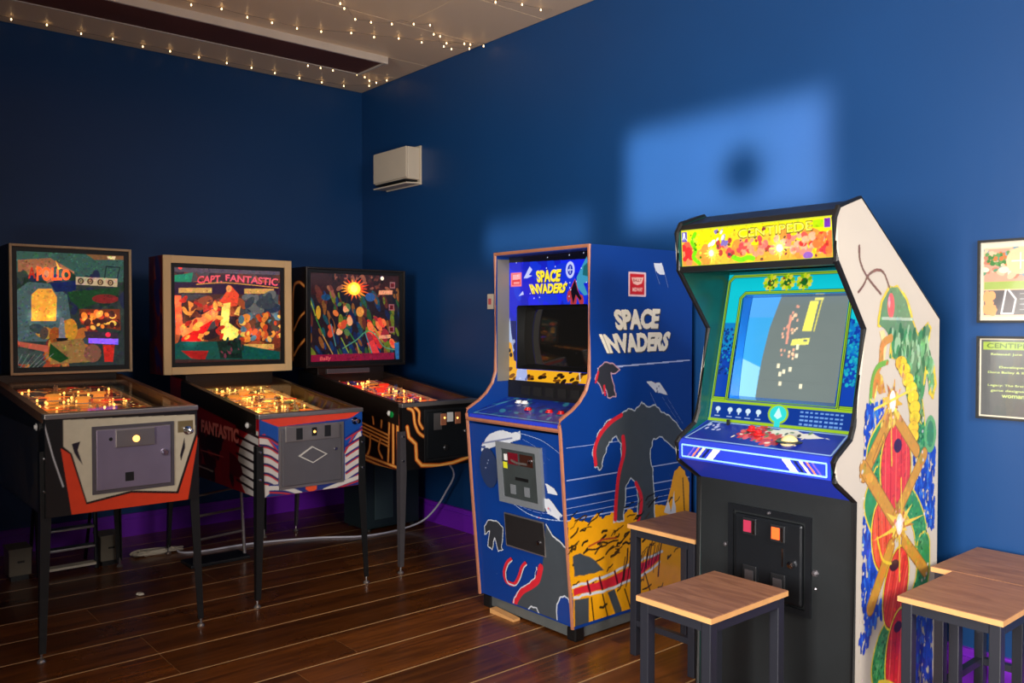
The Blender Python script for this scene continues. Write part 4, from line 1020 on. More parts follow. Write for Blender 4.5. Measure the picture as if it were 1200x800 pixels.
# coin door on the front panel
fy = lambda z_: .085-(z_-.07)*.09/1.0*1.0
def fplate(name, m_, q, d0, d1, parent=t):
    mm = MB(); (xa, za), (xb, zb_) = q
    mm.prism([(fy(za)-d1, za), (fy(za)-d0, za), (fy(zb_)-d0, zb_), (fy(zb_)-d1, zb_)], xa-hx, xb-hx)
    return mm.build(name, m_, parent)
q = [(0.246,0.857),(0.529,0.579)]
A_, B_ = ([(0.231,0.722)][0][0], [(0.379,0.578)][0][1]), ([(0.547,0.764)][0][0], [(0.410,0.871)][0][1])
GF = mat('light_grey_frame', (128, 134, 142), .4, .2, var=.12)
for nm, lo, hi in (('x', (A_[0], A_[1]), (A_[0]+.035, B_[1])), ('x', (B_[0]-.035, A_[1]), (B_[0], B_[1])), ('x', (A_[0]+.035, A_[1]), (B_[0]-.035, A_[1]+.03)), ('x', (A_[0]+.035, B_[1]-.03), (B_[0]-.035, B_[1]))):
    fplate('door_frame', GF, (lo, hi), -.01, .012)
cd = fplate('coin_door', mat('slate_grey_metal', (74, 82, 84), .38, .4, var=.2, scale=14), ((A_[0]+.036, A_[1]+.031), (B_[0]-.036, B_[1]-.031)), -.01, .006)
cx_ = (A_[0]+B_[0])/2; 
fplate('coin_window', mat('dark_red_window', (110, 20, 34), .2), ((cx_-.075, B_[1]-.10), (cx_-.005, B_[1]-.045)), .005, .009, cd)
fplate('coin_window', mat('brown_window', (58, 30, 24), .2), ((cx_+.01, B_[1]-.10), (cx_+.10, B_[1]-.045)), .005, .009, cd)
fplate('reject_button', WHITEBTN, ((cx_-.10, B_[1]-.085), (cx_-.082, B_[1]-.055)), .005, .012, cd)
fplate('yellow_sticker', mat('yellow_sticker', (220, 220, 40), .5), ((cx_-.115, B_[1]-.125), (cx_-.085, B_[1]-.095)), .005, .007, cd)
MB().tube([(cx_-hx-.05, fy(.79)-.008, .79), (cx_-hx, fy(.785)-.018, .783), (cx_-hx+.06, fy(.785)-.008, .783)], .006, 6).build('handle', SILVER, cd)
fplate('coin_slot', BLACK, ((cx_-.03, A_[1]+.12), (cx_+.06, A_[1]+.135)), .005, .009, cd)
for dx in (-.07, .03): fplate('coin_return', GF, ((cx_+dx, A_[1]+.05), (cx_+dx+.035, A_[1]+.095)), .005, .010, cd)
MB().lathe([(.012, 0), (.01, .012), (0, .013)], (cx_-hx+.085, fy(.78)-.006, .80), (0, -1, 0), n=10).build('lock', CHROME, cd)
q = [(0.255,0.470),(0.240,0.331),(0.532,0.492),(0.515,0.320)]
dp = fplate('lower_door', mat('dark_bronze_metal', (52, 50, 52), .35, .5, var=.2), ((q[0][0]+.0, q[3][1]+.045), (q[2][0], q[2][1]+.03)), .0, .007)
m = MB(); x0_, x1_ = q[0][0]-hx, q[2][0]-hx; za, zb_ = q[3][1]+.045, q[2][1]+.03
m.tube([(x0_, fy(za)-.004, za), (x1_, fy(za)-.004, za), (x1_, fy(zb_)-.004, zb_), (x0_, fy(zb_)-.004, zb_), (x0_, fy(za)-.004, za)], .005, 5); m.build('door_edge', SILVER, dp)
MB().lathe([(.012, 0), (.01, .012), (0, .013)], (x1_-.035, fy(.4)-.006, (za+zb_)/2-.02), (0, -1, 0), n=10).build('lock', CHROME, dp)
# printed front
WH = (214, 220, 232); RD = (214, 40, 56); SL = (66, 74, 82)
a = Art(.019, .075, .671, .935, .0028, seed=12)
a.poly(jag([(0.097,0.832),(0.178,0.900),(0.253,0.924),(0.347,0.921),(0.411,0.943),(0.406,0.895),(0.278,0.861),(0.177,0.828),(0.107,0.799)], .006, a.r, 3), WH)
a.line([(0.119,0.847),(0.345,0.896)], .008, (120, 130, 170)); a.blobs(16, (.03, .76, .3, .86), .01, [(120, 130, 170), (60, 80, 140), (230, 90, 110)], stretch=2.2, ang=.2)
a.disc(*([(0.152,0.728)][0]), .07, .10, (40, 56, 96))
a.curve([(0.397,0.926),(0.498,0.916),(0.582,0.898),(0.699,0.846)], .005, (150, 170, 220)); a.curve([(0.419,0.900),(0.522,0.868),(0.603,0.818)], .004, (120, 150, 220))
a.curve([(0.324,0.577),(0.431,0.546),(0.548,0.543),(0.662,0.555)], .006, (170, 190, 230)); a.curve([(0.361,0.575),(0.492,0.565),(0.608,0.577)], .004, (130, 150, 220))
a.poly(jag([(0.553,0.710),(0.619,0.696),(0.639,0.668),(0.571,0.665)], .005, a.r, 3), WH); a.poly(jag([(0.535,0.644),(0.581,0.643),(0.664,0.579),(0.639,0.551),(0.562,0.569)], .006, a.r, 3), WH); a.blobs(10, (.5, .5, .65, .62), .007, [(150, 160, 200), (220, 100, 120)], stretch=2)
for _ in range(40): 
    x_, z_ = a.r.uniform(.03, .66), a.r.uniform(.12, .92); a.disc(x_, z_, .003, .003, (170, 185, 225))
# small dark rock with white outline (left), ridge of slate rock (right)
P = jag([(0.084,0.425),(0.116,0.461),(0.183,0.469),(0.233,0.444),(0.209,0.346),(0.221,0.332),(0.180,0.315),(0.160,0.379),(0.133,0.313),(0.100,0.324),(0.123,0.407),(0.079,0.381)], .004, a.r, 3); a.poly(P, (50, 54, 62)); a.line(P, .006, WH, closed=True)
P = [(0.275,0.296),(0.240,0.268),(0.215,0.219),(0.224,0.179),(0.249,0.172),(0.288,0.177),(0.324,0.219),(0.355,0.276),(0.381,0.299)]; a.curve(P, .022, RD); a.curve([(x_+.012, z_-.004) for x_, z_ in P], .007, WH); 
P = [(0.547,0.527),(0.588,0.479),(0.631,0.464),(0.673,0.441),(0.692,0.406),(0.684,0.071),(0.502,0.061),(0.268,0.053),(0.292,0.093),(0.342,0.156),(0.409,0.206),(0.460,0.243),(0.478,0.300),(0.504,0.326),(0.524,0.410)]
a.poly(P, SL); a.curve([(0.490,0.306),(0.460,0.238),(0.408,0.197),(0.342,0.156),(0.293,0.102),(0.268,0.053)], .034, RD); a.line(jag([(0.460,0.300),(0.442,0.242),(0.384,0.200),(0.324,0.160),(0.280,0.107),(0.262,0.051)], .004, a.r, 4, False), .006, WH)
a.line(jag([(0.546,0.519),(0.587,0.471),(0.630,0.456),(0.673,0.433)], .005, a.r, 3, False), .007, WH)
P = [(0.576,0.049),(0.585,0.152),(0.605,0.185),(0.641,0.206),(0.667,0.193),(0.681,0.161),(0.677,0.057)]; a.poly(P, (26, 62, 140)); a.line(jag([(0.576,0.049),(0.585,0.152),(0.605,0.185),(0.641,0.206),(0.667,0.193),(0.681,0.161)], .004, a.r, 3, False), .006, WH)
a.line(jag([(0.370,0.063),(0.404,0.097),(0.440,0.098),(0.467,0.064)], .004, a.r, 3, False), .006, WH)
q1, q2 = (A_[0]+.02, A_[1]+.02), (B_[0]-.02, B_[1]-.02); a.rect(*q1, *q2, (40, 44, 50))
a.build('front_print', PRINT, planar(lambda U, V: (U-hx, fy(V)-.0015, V)), t)
# printed side
a = Art(.03, .075, .90, 1.77, .003, seed=14)
BD = (200, 206, 214)
a.rect(*([(0.435,1.565)][0]), *([(0.562,1.682)][0]), (225, 195, 205)); a.rect(*([(0.447,1.573)][0]), *([(0.550,1.673)][0]), (200, 26, 36))
q = [(0.458,1.654),(0.544,1.657),(0.531,1.628),(0.501,1.619),(0.470,1.626)]; a.poly(q, (240, 190, 180)); a.text('BALLY', [(0.470,1.648),(0.531,1.650),(0.531,1.636),(0.470,1.634)], (160, 60, 50), None, .02)
a.text('MIDWAY', [(0.465,1.606),(0.538,1.608),(0.538,1.589),(0.465,1.588)], (250, 200, 190), None, .03)
def big(txt, q):
    a.text(txt, [(x_+.006, y_-.006) for x_, y_ in q], (60, 60, 60), None, .07); a.text(txt, q, (244, 238, 220), None, .06)
big('SPACE', [(0.329,1.503),(0.671,1.511),(0.652,1.411),(0.353,1.404)]); big('INVADERS', [(0.233,1.389),(0.756,1.398),(0.717,1.301),(0.290,1.298)])
a.line([(0.228,1.232),(0.969,1.252)], .009, (170, 185, 230))
def saucer(c0, c1, tails):
    P = jag([c0, ((c0[0]+c1[0])/2+.02, (c0[1]+c1[1])/2+.03), c1, ((c0[0]+c1[0])/2-.015, (c0[1]+c1[1])/2-.02)], .006, a.r, 3); a.poly(P, WH)
    for tl in tails: a.line(tl, .006, (110, 130, 190))
q = [(0.565,1.156),(0.732,1.081)]; saucer(q[0], q[1], [[(0.597,1.101),(0.661,1.005)], [(0.686,1.075),(0.813,0.939)], [(0.725,1.068),(0.847,0.932)]])
a.blobs(8, tuple([(0.571,1.094)][0])+tuple([(0.725,1.149)][0]), .008, [(210, 120, 140), (120, 130, 160)])
q = [(0.618,1.730),(0.702,1.675)]; saucer(q[0], q[1], [[(0.631,1.689),(0.664,1.628)], [(0.702,1.679),(0.729,1.613)]])
for z_ in (.885, .74, .655, .615, .585, .56): a.line([(.03, z_), (.9, z_)], .006, (150, 165, 215))
# small leaning rock with outline
P = jag([(0.211,1.183),(0.233,1.233),(0.273,1.259),(0.330,1.254),(0.383,1.220),(0.342,1.202),(0.319,1.207),(0.342,1.146),(0.354,1.094),(0.296,1.093),(0.279,1.137),(0.262,1.111),(0.239,1.159)], .004, a.r, 3); a.poly(P, (48, 50, 58)); a.line(P, .007, (190, 150, 170), closed=True)
a.line([(0.233,1.214),(0.217,1.168)], .012, RD); a.line([(0.273,1.149),(0.279,1.106)], .012, RD)
# yellow ground
YE = (242, 168, 16)
g = jag([(0.039,0.561),(0.077,0.571),(0.174,0.533),(0.230,0.571),(0.264,0.535),(0.321,0.558),(0.403,0.530),(0.451,0.556),(0.525,0.521),(0.651,0.553),(0.716,0.535),(0.781,0.698),(0.828,0.722),(0.890,0.650),(0.954,0.467),(1.062,0.362),(1.067,-0.156),(0.078,0.063)], .008, a.r, 4)
a.poly(g, YE)
# slate rock arch looming over the ground
P = jag([(0.212,0.778),(0.196,0.850),(0.229,0.932),(0.297,0.990),(0.390,1.007),(0.437,1.036),(0.485,1.021),(0.534,1.063),(0.578,1.035),(0.635,1.040),(0.687,0.999),(0.746,0.978),(0.847,0.893),(0.848,0.785),(0.807,0.781),(0.753,0.829),(0.687,0.877),(0.623,0.874),(0.598,0.810),(0.618,0.699),(0.638,0.462),(0.500,0.450),(0.512,0.592),(0.493,0.677),(0.457,0.702),(0.421,0.657),(0.409,0.505),(0.339,0.508),(0.356,0.674),(0.396,0.769),(0.390,0.871),(0.355,0.910),(0.308,0.886),(0.274,0.826),(0.252,0.765)], .006, a.r, 4)
a.poly(P, SL); a.line(P, .007, (190, 200, 215), closed=True)
a.line(smooth([(0.218,0.793),(0.212,0.864),(0.251,0.931),(0.320,0.980),(0.390,1.007)]), .022, RD); a.line(smooth([(0.402,0.902),(0.408,0.829),(0.373,0.728),(0.356,0.613),(0.350,0.522)]), .024, RD); a.line(smooth([(0.493,0.673),(0.530,0.610),(0.531,0.544),(0.506,0.474)]), .022, RD)
for _ in range(90):
    x_, y_ = a.r.uniform(.04, .8), a.r.uniform(.34, .58) if a.r.random() < .75 else a.r.uniform(.12, .34); L_ = a.r.uniform(.02, .07)
    a.line(jag([(x_, y_), (x_+L_, y_+L_*a.r.uniform(.0, .8))], .008, a.r, 3, False), a.r.uniform(.004, .013), a.r.choice([(30, 26, 20), (70, 48, 18), (44, 32, 20)]))
a.poly(jag([(0.072,0.395),(0.120,0.402),(0.175,0.377),(0.231,0.335),(0.276,0.295),(0.175,0.298),(0.083,0.301)], .005, a.r, 3), SL)
a.poly(jag([(0.077,0.248),(0.186,0.249),(0.299,0.251),(0.452,0.278),(0.601,0.288),(0.684,0.302),(0.665,0.272),(0.539,0.229),(0.346,0.209),(0.175,0.212),(0.083,0.216)], .004, a.r, 3), RD)
a.line(jag([(0.072,0.257),(0.186,0.261),(0.299,0.267),(0.452,0.290),(0.601,0.300),(0.691,0.310)], .005, a.r, 4, False), .012, WH); a.line(jag([(0.083,0.208),(0.186,0.202),(0.346,0.201),(0.539,0.220),(0.672,0.262)], .005, a.r, 4, False), .012, WH)
for p in [(0.175,0.236),(0.254,0.240),(0.357,0.247),(0.465,0.259)]: a.line([(p[0]-.01, p[1]+.03), (p[0]+.01, p[1]-.03)], .012, (90, 14, 30))
a.poly([(0.083,0.197),(0.175,0.189),(0.176,0.071),(0.159,0.067),(0.088,0.068)], SL); a.poly([(0.299,0.187),(0.346,0.193),(0.393,0.094),(0.405,0.051),(0.358,0.062)], SL)
for q_ in ([(0.192,0.185),(0.209,0.071)], [(0.265,0.186),(0.300,0.075)], [(0.417,0.179),(0.466,0.062)], [(0.489,0.189),(0.539,0.096)], [(0.564,0.224),(0.615,0.096)]): a.line(q_, .008, (50, 30, 14))
a.line([(0.175,0.423),(0.264,0.440),(0.357,0.433)], .008, (180, 60, 40)); a.line(jag([(0.142,0.398),(0.264,0.408),(0.368,0.419)], .01, a.r, 5, False), .008, (40, 26, 24))
for k in range(16): x_ = .42+.018*k; a.line(jag([(x_, .37+a.r.uniform(-.04, .02)), (x_-.03, .22+a.r.uniform(-.03, .06))], .008, a.r, 3, False), a.r.uniform(.004, .011), (60, 34, 14))
a.poly(jag([(0.703,0.503),(0.735,0.567),(0.755,0.495),(0.781,0.599),(0.796,0.472)], .005, a.r, 3), (210, 214, 226))
for q_ in ([(0.849,0.655),(0.864,0.480)], [(0.904,0.561),(0.933,0.426)]): a.line(q_, .008, (60, 36, 14))
a.build('side_print', PRINT, planar(lambda U, V: (hx+.0015, U, V)), t)

tag(MB().prism([(0, 0), (0, .022), (-.18, .012), (-.18, 0)], -.032, .010, 'x').build('wooden_wedge', STOOLEDGE, loc=(-.885, -2.775, 0)), 'small pale wooden wedge on the floor under the blue cabinet', 'wedge')

# ------------------------------------------------------------------ white sided arcade cabinet
t = thing('arcade_cabinet', 'white sided arcade cabinet with lit yellow marquee and green creeper side art', 'arcade machine', (-1.01, -4.325, 0), -PI/2)
hx = .325
prof = [(.142, .0), (.142, .845), (.03, .915), (.016, .925), (.006, .99), (.02, 1.003), (.110, 1.053), (.132, 1.096), (.195, 1.42), (.012, 1.64), (.0, 1.775), (.022, 1.810), (.158, 1.852), (.755, 1.455), (.755, 0)]
for sx in (-1, 1):
    a_, b_ = (-hx, -hx+.018) if sx < 0 else (hx-.018, hx)
    p = MB().prism(prof, *((a_, b_-.006) if sx < 0 else (a_+.006, b_))).build('side_panel', WHITECAB, t)
    MB().prism(prof, *((b_-.006, b_) if sx < 0 else (a_, a_+.006))).build('inner_liner', mat('teal_reflection_liner', (12, 78, 74), .25, var=.4), p)  # black liner with a teal reflection put into its colour
    m = MB(); xm = (a_+b_)/2; m.tube([(xm, y_, z_) for y_, z_ in prof[:14]], .0105, 6); m.build('edge_trim', BLACK, p)
MB().prism([(.158, 1.846), (.75, 1.45), (.75, 1.435), (.158, 1.831)], -hx+.018, hx-.018).build('rear_slope', BLACK, t)
MB().prism([(.022, 1.806), (.158, 1.848), (.158, 1.833), (.022, 1.791)], -hx+.018, hx-.018).build('top_panel', BLACK, t)
MB().box(-hx+.018, .735, .0, hx-.018, .753, 1.45).build('back_panel', BLACK, t)
lower = MB().box(-hx+.018, .143, .0, hx-.018, .161, .86).build('front_panel', BLACKW, t)
# marquee
MO = MB(); z0m, z1m = 1.648, 1.782
m = MB(); m.prism([(.002, 1.785), (.022, 1.806), (.05, 1.806), (.05, 1.785)], -hx+.018, hx-.018); m.prism([(.012, 1.628), (.008, 1.650), (.05, 1.650), (.07, 1.628)], -hx+.018, hx-.018)
m.build('marquee_retainer', BLACK, t)
a = Art(.02, z0m, .63, z1m+.004, .0022, bg=(232, 222, 20), e=.95, seed=31)
Hh = z1m-z0m
a.rect(.02, z0m, .63, z0m+.062, (244, 170, 60), .9)
a.blobs(26, (.02, z0m, .63, z0m+.09), .03, [(250, 190, 60), (250, 210, 40), (240, 150, 60)], e=.9, stretch=1.6)
a.blobs(46, (.18, z0m+.03, .42, z0m+.085), .012, [(236, 120, 110), (226, 80, 80), (246, 160, 120), (190, 70, 60)], e=.85, stretch=1.3)
a.blobs(46, (.42, z0m+.02, .62, z0m+.085), .013, [(240, 140, 120), (226, 90, 80), (250, 180, 140), (230, 60, 50)], e=.85, stretch=1.3)
a.blobs(12, (.02, z0m+.01, .07, z0m+.08), .018, [(240, 100, 70), (250, 140, 90), (220, 50, 50)], e=.9, stretch=1.2)
a.blobs(14, (.57, z0m+.02, .63, z0m+.085), .016, [(230, 60, 70), (250, 120, 60)], e=.9)
a.line(smooth([(.085, z0m+.12), (.07, z0m+.09), (.085, z0m+.06), (.075, z0m+.035), (.10, z0m+.012)]), .016, (120, 220, 20), .95); a.blobs(20, (.065, z0m+.01, .11, z0m+.12), .005, [(60, 130, 20), (190, 240, 60)], e=.9)
a.line(smooth([(.25, z0m+.024), (.28, z0m+.014), (.31, z0m+.02), (.33, z0m+.016)]), .018, (130, 230, 30), .95)
a.blobs(12, (.14, z0m+.075, .22, z0m+.125), .008, [(230, 225, 250), (130, 110, 180), (255, 255, 255)], e=1.0, stretch=1.8, ang=.9)
a.text('CENTIPEDE', [(.27, z0m+.122), (.56, z0m+.128), (.56, z0m+.092), (.27, z0m+.086)], (120, 96, 40), .7, .03)
a.text('CENTIPEDE', [(.273, z0m+.119), (.557, z0m+.125), (.557, z0m+.096), (.273, z0m+.09)], (246, 240, 90), 1.0, .0)
a.blobs(22, (.18, z0m+.01, .60, z0m+.12), .006, [(120, 90, 60), (150, 60, 70), (100, 80, 90)], e=.6, stretch=1.4)
a.rect(.02, z1m-.040, .048, z1m-.004, (90, 70, 190), .8)
q = (.034, z1m-.022)
a.line([(q[0], q[1]+.013), (q[0], q[1]-.012)], .0035, (240, 240, 255), .9); a.line(smooth([(q[0]-.003, q[1]+.013), (q[0]-.004, q[1]-.002), (q[0]-.011, q[1]-.012)]), .0028, (240, 240, 255), .9); a.line(smooth([(q[0]+.003, q[1]+.013), (q[0]+.004, q[1]-.002), (q[0]+.011, q[1]-.012)]), .0028, (240, 240, 255), .9)
a.rect(.600, z1m-.034, .622, z1m-.004, (120, 50, 180), .8); a.rect(.56, z1m-.032, .596, z1m-.006, (170, 226, 10), .95)
a.disc(.54, z0m+.014, .018, .012, (150, 100, 190), .85)
for cx_, r_ in ((.155, .022), (.435, .026)):
    cz = z0m+.045
    for k in range(12):
        an = k/12*2*PI; rr = r_*(1.7 if k % 3 == 0 else 1.1); a.poly([(cx_+.006*math.cos(an+1.2), cz+.006*math.sin(an+1.2)), (cx_+rr*math.cos(an), cz+rr*math.sin(an)), (cx_+.006*math.cos(an-1.2), cz+.006*math.sin(an-1.2))], (255, 240, 90), 1.1)
    a.disc(cx_, cz, r_*.5, r_*.5, (255, 250, 190), 1.2); a.glow(cx_, cz, .03, .5)
a.mottle(700, .004, .22)
a.line([(.022, z0m+.002), (.628, z0m+.002), (.628, z1m+.001), (.022, z1m+.001)], .004, (200, 210, 60), .7, closed=True)
a.build('marquee', BACKLIT, planar(lambda U, V: (U-hx, .012-(V-z0m)*.06+.006, V)), t)
# header underside and bezel
MB().prism([(.05, 1.628), (.07, 1.628), (.32, 1.645), (.32, 1.655), (.05, 1.640)], -hx+.018, hx-.018).build('light_baffle', BLACK, t)
by = lambda z_: .184+.238*(z_-1.067)
TEAL = (10, 150, 170)
a = Art(.019, 1.060, .631, 1.63, .0022, bg=(8, 120, 150), e=.45, seed=33)
LM = (160, 205, 40); DK = (10, 60, 60); BL = (10, 60, 170)
a.rect(0, 1.05, .7, 1.34, (10, 66, 180), .6)
a.poly([(.02, 1.40), (.63, 1.40), (.63, 1.63), (.02, 1.63)], (8, 185, 200), .8)
a.rect(.02, 1.33, .63, 1.44, (8, 120, 195), .7)
a.blobs(200, (.025, 1.24, .10, 1.42), .006, [(10, 60, 160), (10, 40, 120), (20, 150, 200)], e=.5); a.blobs(240, (.54, 1.22, .625, 1.45), .007, [(30, 190, 210), (10, 60, 170), (10, 100, 200), (20, 160, 200)], e=.55)
def ring(x0, z0, x1, z1, c=.02):
    P = [(x0, z0), (x1, z0), (x1, z1-c), (x1-c, z1), (x0+c, z1), (x0, z1-c)]
    a.line(P, .014, DK, .3, closed=True); a.line(P, .009, LM, .85, closed=True); a.line(P, .003, (40, 90, 40), .4, closed=True)
ring(.027, 1.148, .624, 1.622)
ring(.090, 1.145, .545, 1.555)
a.rect(.095, 1.05, .54, 1.146, BL, .45); a.rect(.02, 1.05, .63, 1.140, (14, 60, 160), .45)
a.line([(.022, 1.138), (.628, 1.138)], .010, LM, .55); a.line([(.022, 1.066), (.628, 1.066)], .012, LM, .55); a.line([(.026, 1.066), (.026, 1.138)], .008, LM, .55)
# mushroom badge and icons
a.disc(.322, 1.108, .042, .036, LM, .6); a.disc(.322, 1.108, .034, .029, (50, 210, 210), .7); a.rect(.31, 1.06, .334, 1.10, (50, 210, 210), .7); a.poly([(.322, 1.132), (.338, 1.10), (.322, 1.09), (.306, 1.10)], (190, 250, 240), .8)
for k, x_ in enumerate((.06, .115, .155, .195, .24)):
    a.disc(x_, 1.108, .011, .009, (200, 225, 240), .7); a.rect(x_-.003, 1.092, x_+.003, 1.104, (200, 225, 240), .7); a.rect(x_-.012, 1.080, x_+.012, 1.084, (140, 170, 220), .6)
for k, tx in enumerate(('MOVE TRAK BALL UP DOWN', 'AND SIDE TO SIDE. SHOOT', 'CENTIPEDE AND SPIDERS.', 'BONUS EVERY 12,000 PTS.')):
    for j in range(9): a.rect(.41+.019*j, 1.119-.014*k, .41+.019*j+a.r.uniform(.009, .016), 1.125-.014*k, (110, 160, 225), .7)
# yellow green leaf cluster at the top of the bezel
for cx_ in (.215, .285, .355):
    for k in range(12):
        an = k/12*2*PI; a.disc(cx_+.024*math.cos(an), 1.592+.022*math.sin(an), .010, .007, [(190, 210, 30), (120, 180, 20), (220, 210, 60)][k % 3], .7, an)
    a.disc(cx_, 1.592, .014, .014, (30, 110, 40), .5); a.blobs(10, (cx_-.02, 1.57, cx_+.02, 1.615), .005, [(220, 220, 60), (30, 90, 30), (130, 60, 30)], e=.6)
a.poly([(.099, 1.150), (.536, 1.150), (.536, 1.530), (.520, 1.546), (.115, 1.546), (.099, 1.530)], None)
a.build('bezel_print', BACKLIT, planar(lambda U, V: (U-hx, by(V)-.0015, V)), t)
m = MB()
def slab(xa, za, xb, zb_): m.prism([(by(za), za), (by(za)+.004, za), (by(zb_)+.004, zb_), (by(zb_), zb_)], xa-hx, xb-hx)
slab(.018, 1.05, .099, 1.64); slab(.536, 1.05, .632, 1.64); slab(.099, 1.05, .536, 1.150); slab(.099, 1.546, .536, 1.64)
m.build('bezel', mat('teal_acrylic', (10, 110, 120), .25), t)
SHR = mat('blue_reflection_shroud', (24, 120, 215), .16, var=.1, spec=.7)  # the blue stands for a bluish reflection around the screen
m = MB()
m.prism([(by(1.15), 1.15), (by(1.546), 1.546), (by(1.546)+.11, 1.546), (by(1.15)+.11, 1.15)], .099-hx-.003, .099-hx)
m.prism([(by(1.15), 1.15), (by(1.546), 1.546), (by(1.546)+.11, 1.546), (by(1.15)+.11, 1.15)], .536-hx, .536-hx+.003)
m.prism([(by(1.546), 1.546), (by(1.546)+.11, 1.530), (by(1.546)+.11, 1.534), (by(1.546), 1.550)], .099-hx, .536-hx)
m.prism([(by(1.15), 1.146), (by(1.15)+.11, 1.156), (by(1.15)+.11, 1.160), (by(1.15), 1.150)], .099-hx, .536-hx)
m.build('screen_shroud', SHR, t)
a = Art(.099, 1.15, .538, 1.548, .003, bg=(112, 124, 122), e=.82, seed=35)
a.poly([(.099, 1.15), (.178, 1.15), (.190, 1.30), (.205, 1.42), (.235, 1.548), (.099, 1.548)], (60, 160, 220), .9)  # bluish reflection at the left, painted into the screen colours
a.poly([(.099, 1.15), (.178, 1.15), (.186, 1.27), (.099, 1.30)], (140, 205, 230), .95); a.poly([(.099, 1.46), (.215, 1.46), (.235, 1.548), (.099, 1.548)], (80, 160, 225), .9)
a.poly([(.50, 1.15), (.538, 1.15), (.538, 1.548), (.525, 1.548)], (30, 90, 170), .6)
for k in range(34):
    x_ = .29+a.r.uniform(-.03, .03)+.0; z_ = a.r.uniform(1.30, 1.50); a.rect(x_, z_, x_+.008, z_+.010, a.r.choice([(230, 170, 140), (210, 150, 130), (240, 200, 160)]), 1.0)
a.rect(.283, 1.36, .293, 1.47, (222, 150, 130), 1.0)
for p in ((.26, 1.27), (.285, 1.25), (.31, 1.26), (.27, 1.24), (.36, 1.20), (.275, 1.205), (.33, 1.31)): a.rect(p[0], p[1], p[0]+.012, p[1]+.016, (235, 225, 190), 1.0)
a.poly([(.345, 1.41), (.382, 1.41), (.392, 1.52), (.358, 1.52)], (236, 226, 96), 1.05); a.line([(.392, 1.41), (.405, 1.53)], .005, (210, 200, 90), 1.0); a.rect(.375, 1.523, .41, 1.532, (220, 215, 110), 1.0)
a.poly([(.305, 1.355), (.378, 1.36), (.38, 1.385), (.31, 1.378)], (228, 222, 110), 1.0); a.rect(.33, 1.34, .34, 1.36, (240, 240, 190), 1.05); a.rect(.355, 1.37, .37, 1.378, (112, 124, 122), .8)
a.build('screen', BACKLIT, planar(lambda U, V: (U-hx, by(V)+.045+.02*(((U-.32)/.22)**2+((V-1.35)/.2)**2)/2, V)), t)
# control panel
MB().prism([(.030, .917), (.008, .93), (.006, .99), (.020, 1.003), (.184, 1.062), (.184, 1.045), (.16, .86), (.142, .846)], -hx+.018, hx-.018).build('control_panel', BLUEPANEL, t)
cz = lambda y_: 1.003+(y_-.02)*(.059/.164)
a = Art(.022, .024, .628, .18, .0025, bg=(26, 44, 150), seed=36)
a.line([(.03, .03), (.62, .03), (.60, .172), (.05, .172)], .006, (150, 190, 240), closed=True)
a.poly(jag([(.22, .14), (.28, .09), (.34, .13), (.40, .08), (.46, .12), (.56, .13), (.48, .16), (.38, .172), (.30, .165)], .012, a.r, 4), (215, 215, 205))
for cx_, cy_, r_ in ((.255, .115, .045), (.315, .10, .04), (.365, .085, .045), (.28, .15, .03)):
    for k in range(9): an = k/9*2*PI; a.disc(cx_+r_*.6*math.cos(an), cy_+r_*.6*math.sin(an), r_*.5, r_*.28, [(200, 50, 50), (220, 90, 80), (180, 40, 50)][k % 3], None, an)
a.blobs(30, (.2, .06, .48, .17), .008, [(90, 130, 90), (230, 220, 200), (60, 60, 60)], stretch=1.8)
a.blobs(8, (.05, .11, .12, .16), .01, [(110, 130, 220), (180, 190, 240)], stretch=1.5)
a.build('panel_print', PRINT, planar(lambda U, V: (U-hx, V, cz(V)+.001)), t)
tb = MB().lathe([(.048, 0), (.048, .004), (.036, .006)], (.110, .085, cz(.085)), n=20).build('trackball_ring', DARKMETAL, t)
MB().lathe([(.031*math.sin(k*PI/10), -.031*math.cos(k*PI/10)*1) for k in range(11)], (.110, .085, cz(.085)-.004), n=18).build('trackball', mat('cream_ball', (238, 214, 150), .15), t, smooth=True)
for x_, y_ in ((-.075, .135), (-.03, .11)):
    MB().lathe([(.018, 0), (.018, .006), (.012, .008), (.012, .018), (0, .022)], (x_, y_, cz(y_)), n=14).build('button', REDBTN, t)
MB().box(-.20, .155, cz(.155), -.19, .165, cz(.16)+.02).build('clamp', DARKMETAL, t)
a = Art(.022, .934, .628, .988, .002, seed=37)
LB = (150, 205, 245)
a.line([(.034, .940), (.618, .940), (.618, .984), (.034, .984)], .006, LB, closed=True)
for s_, x_ in ((1, .06), (-1, .60)):
    for k, (c_, w_) in enumerate((((110, 90, 210), .012), ((236, 130, 110), .012), ((245, 225, 190), .016), ((20, 30, 90), .014), ((240, 236, 240), .034))):
        off = (.0, .016, .034, .052, .078)[k]; xx = x_+s_*off*1.25
        a.poly([(xx-w_/2, .943), (xx+w_/2, .943), (xx+w_/2+s_*.034, .981), (xx-w_/2+s_*.034, .981)], c_)
a.build('nose_print', PRINT, planar(lambda U, V: (U-hx, .0082-(V-.93)*(.002/.06)-.0018, V)), t)
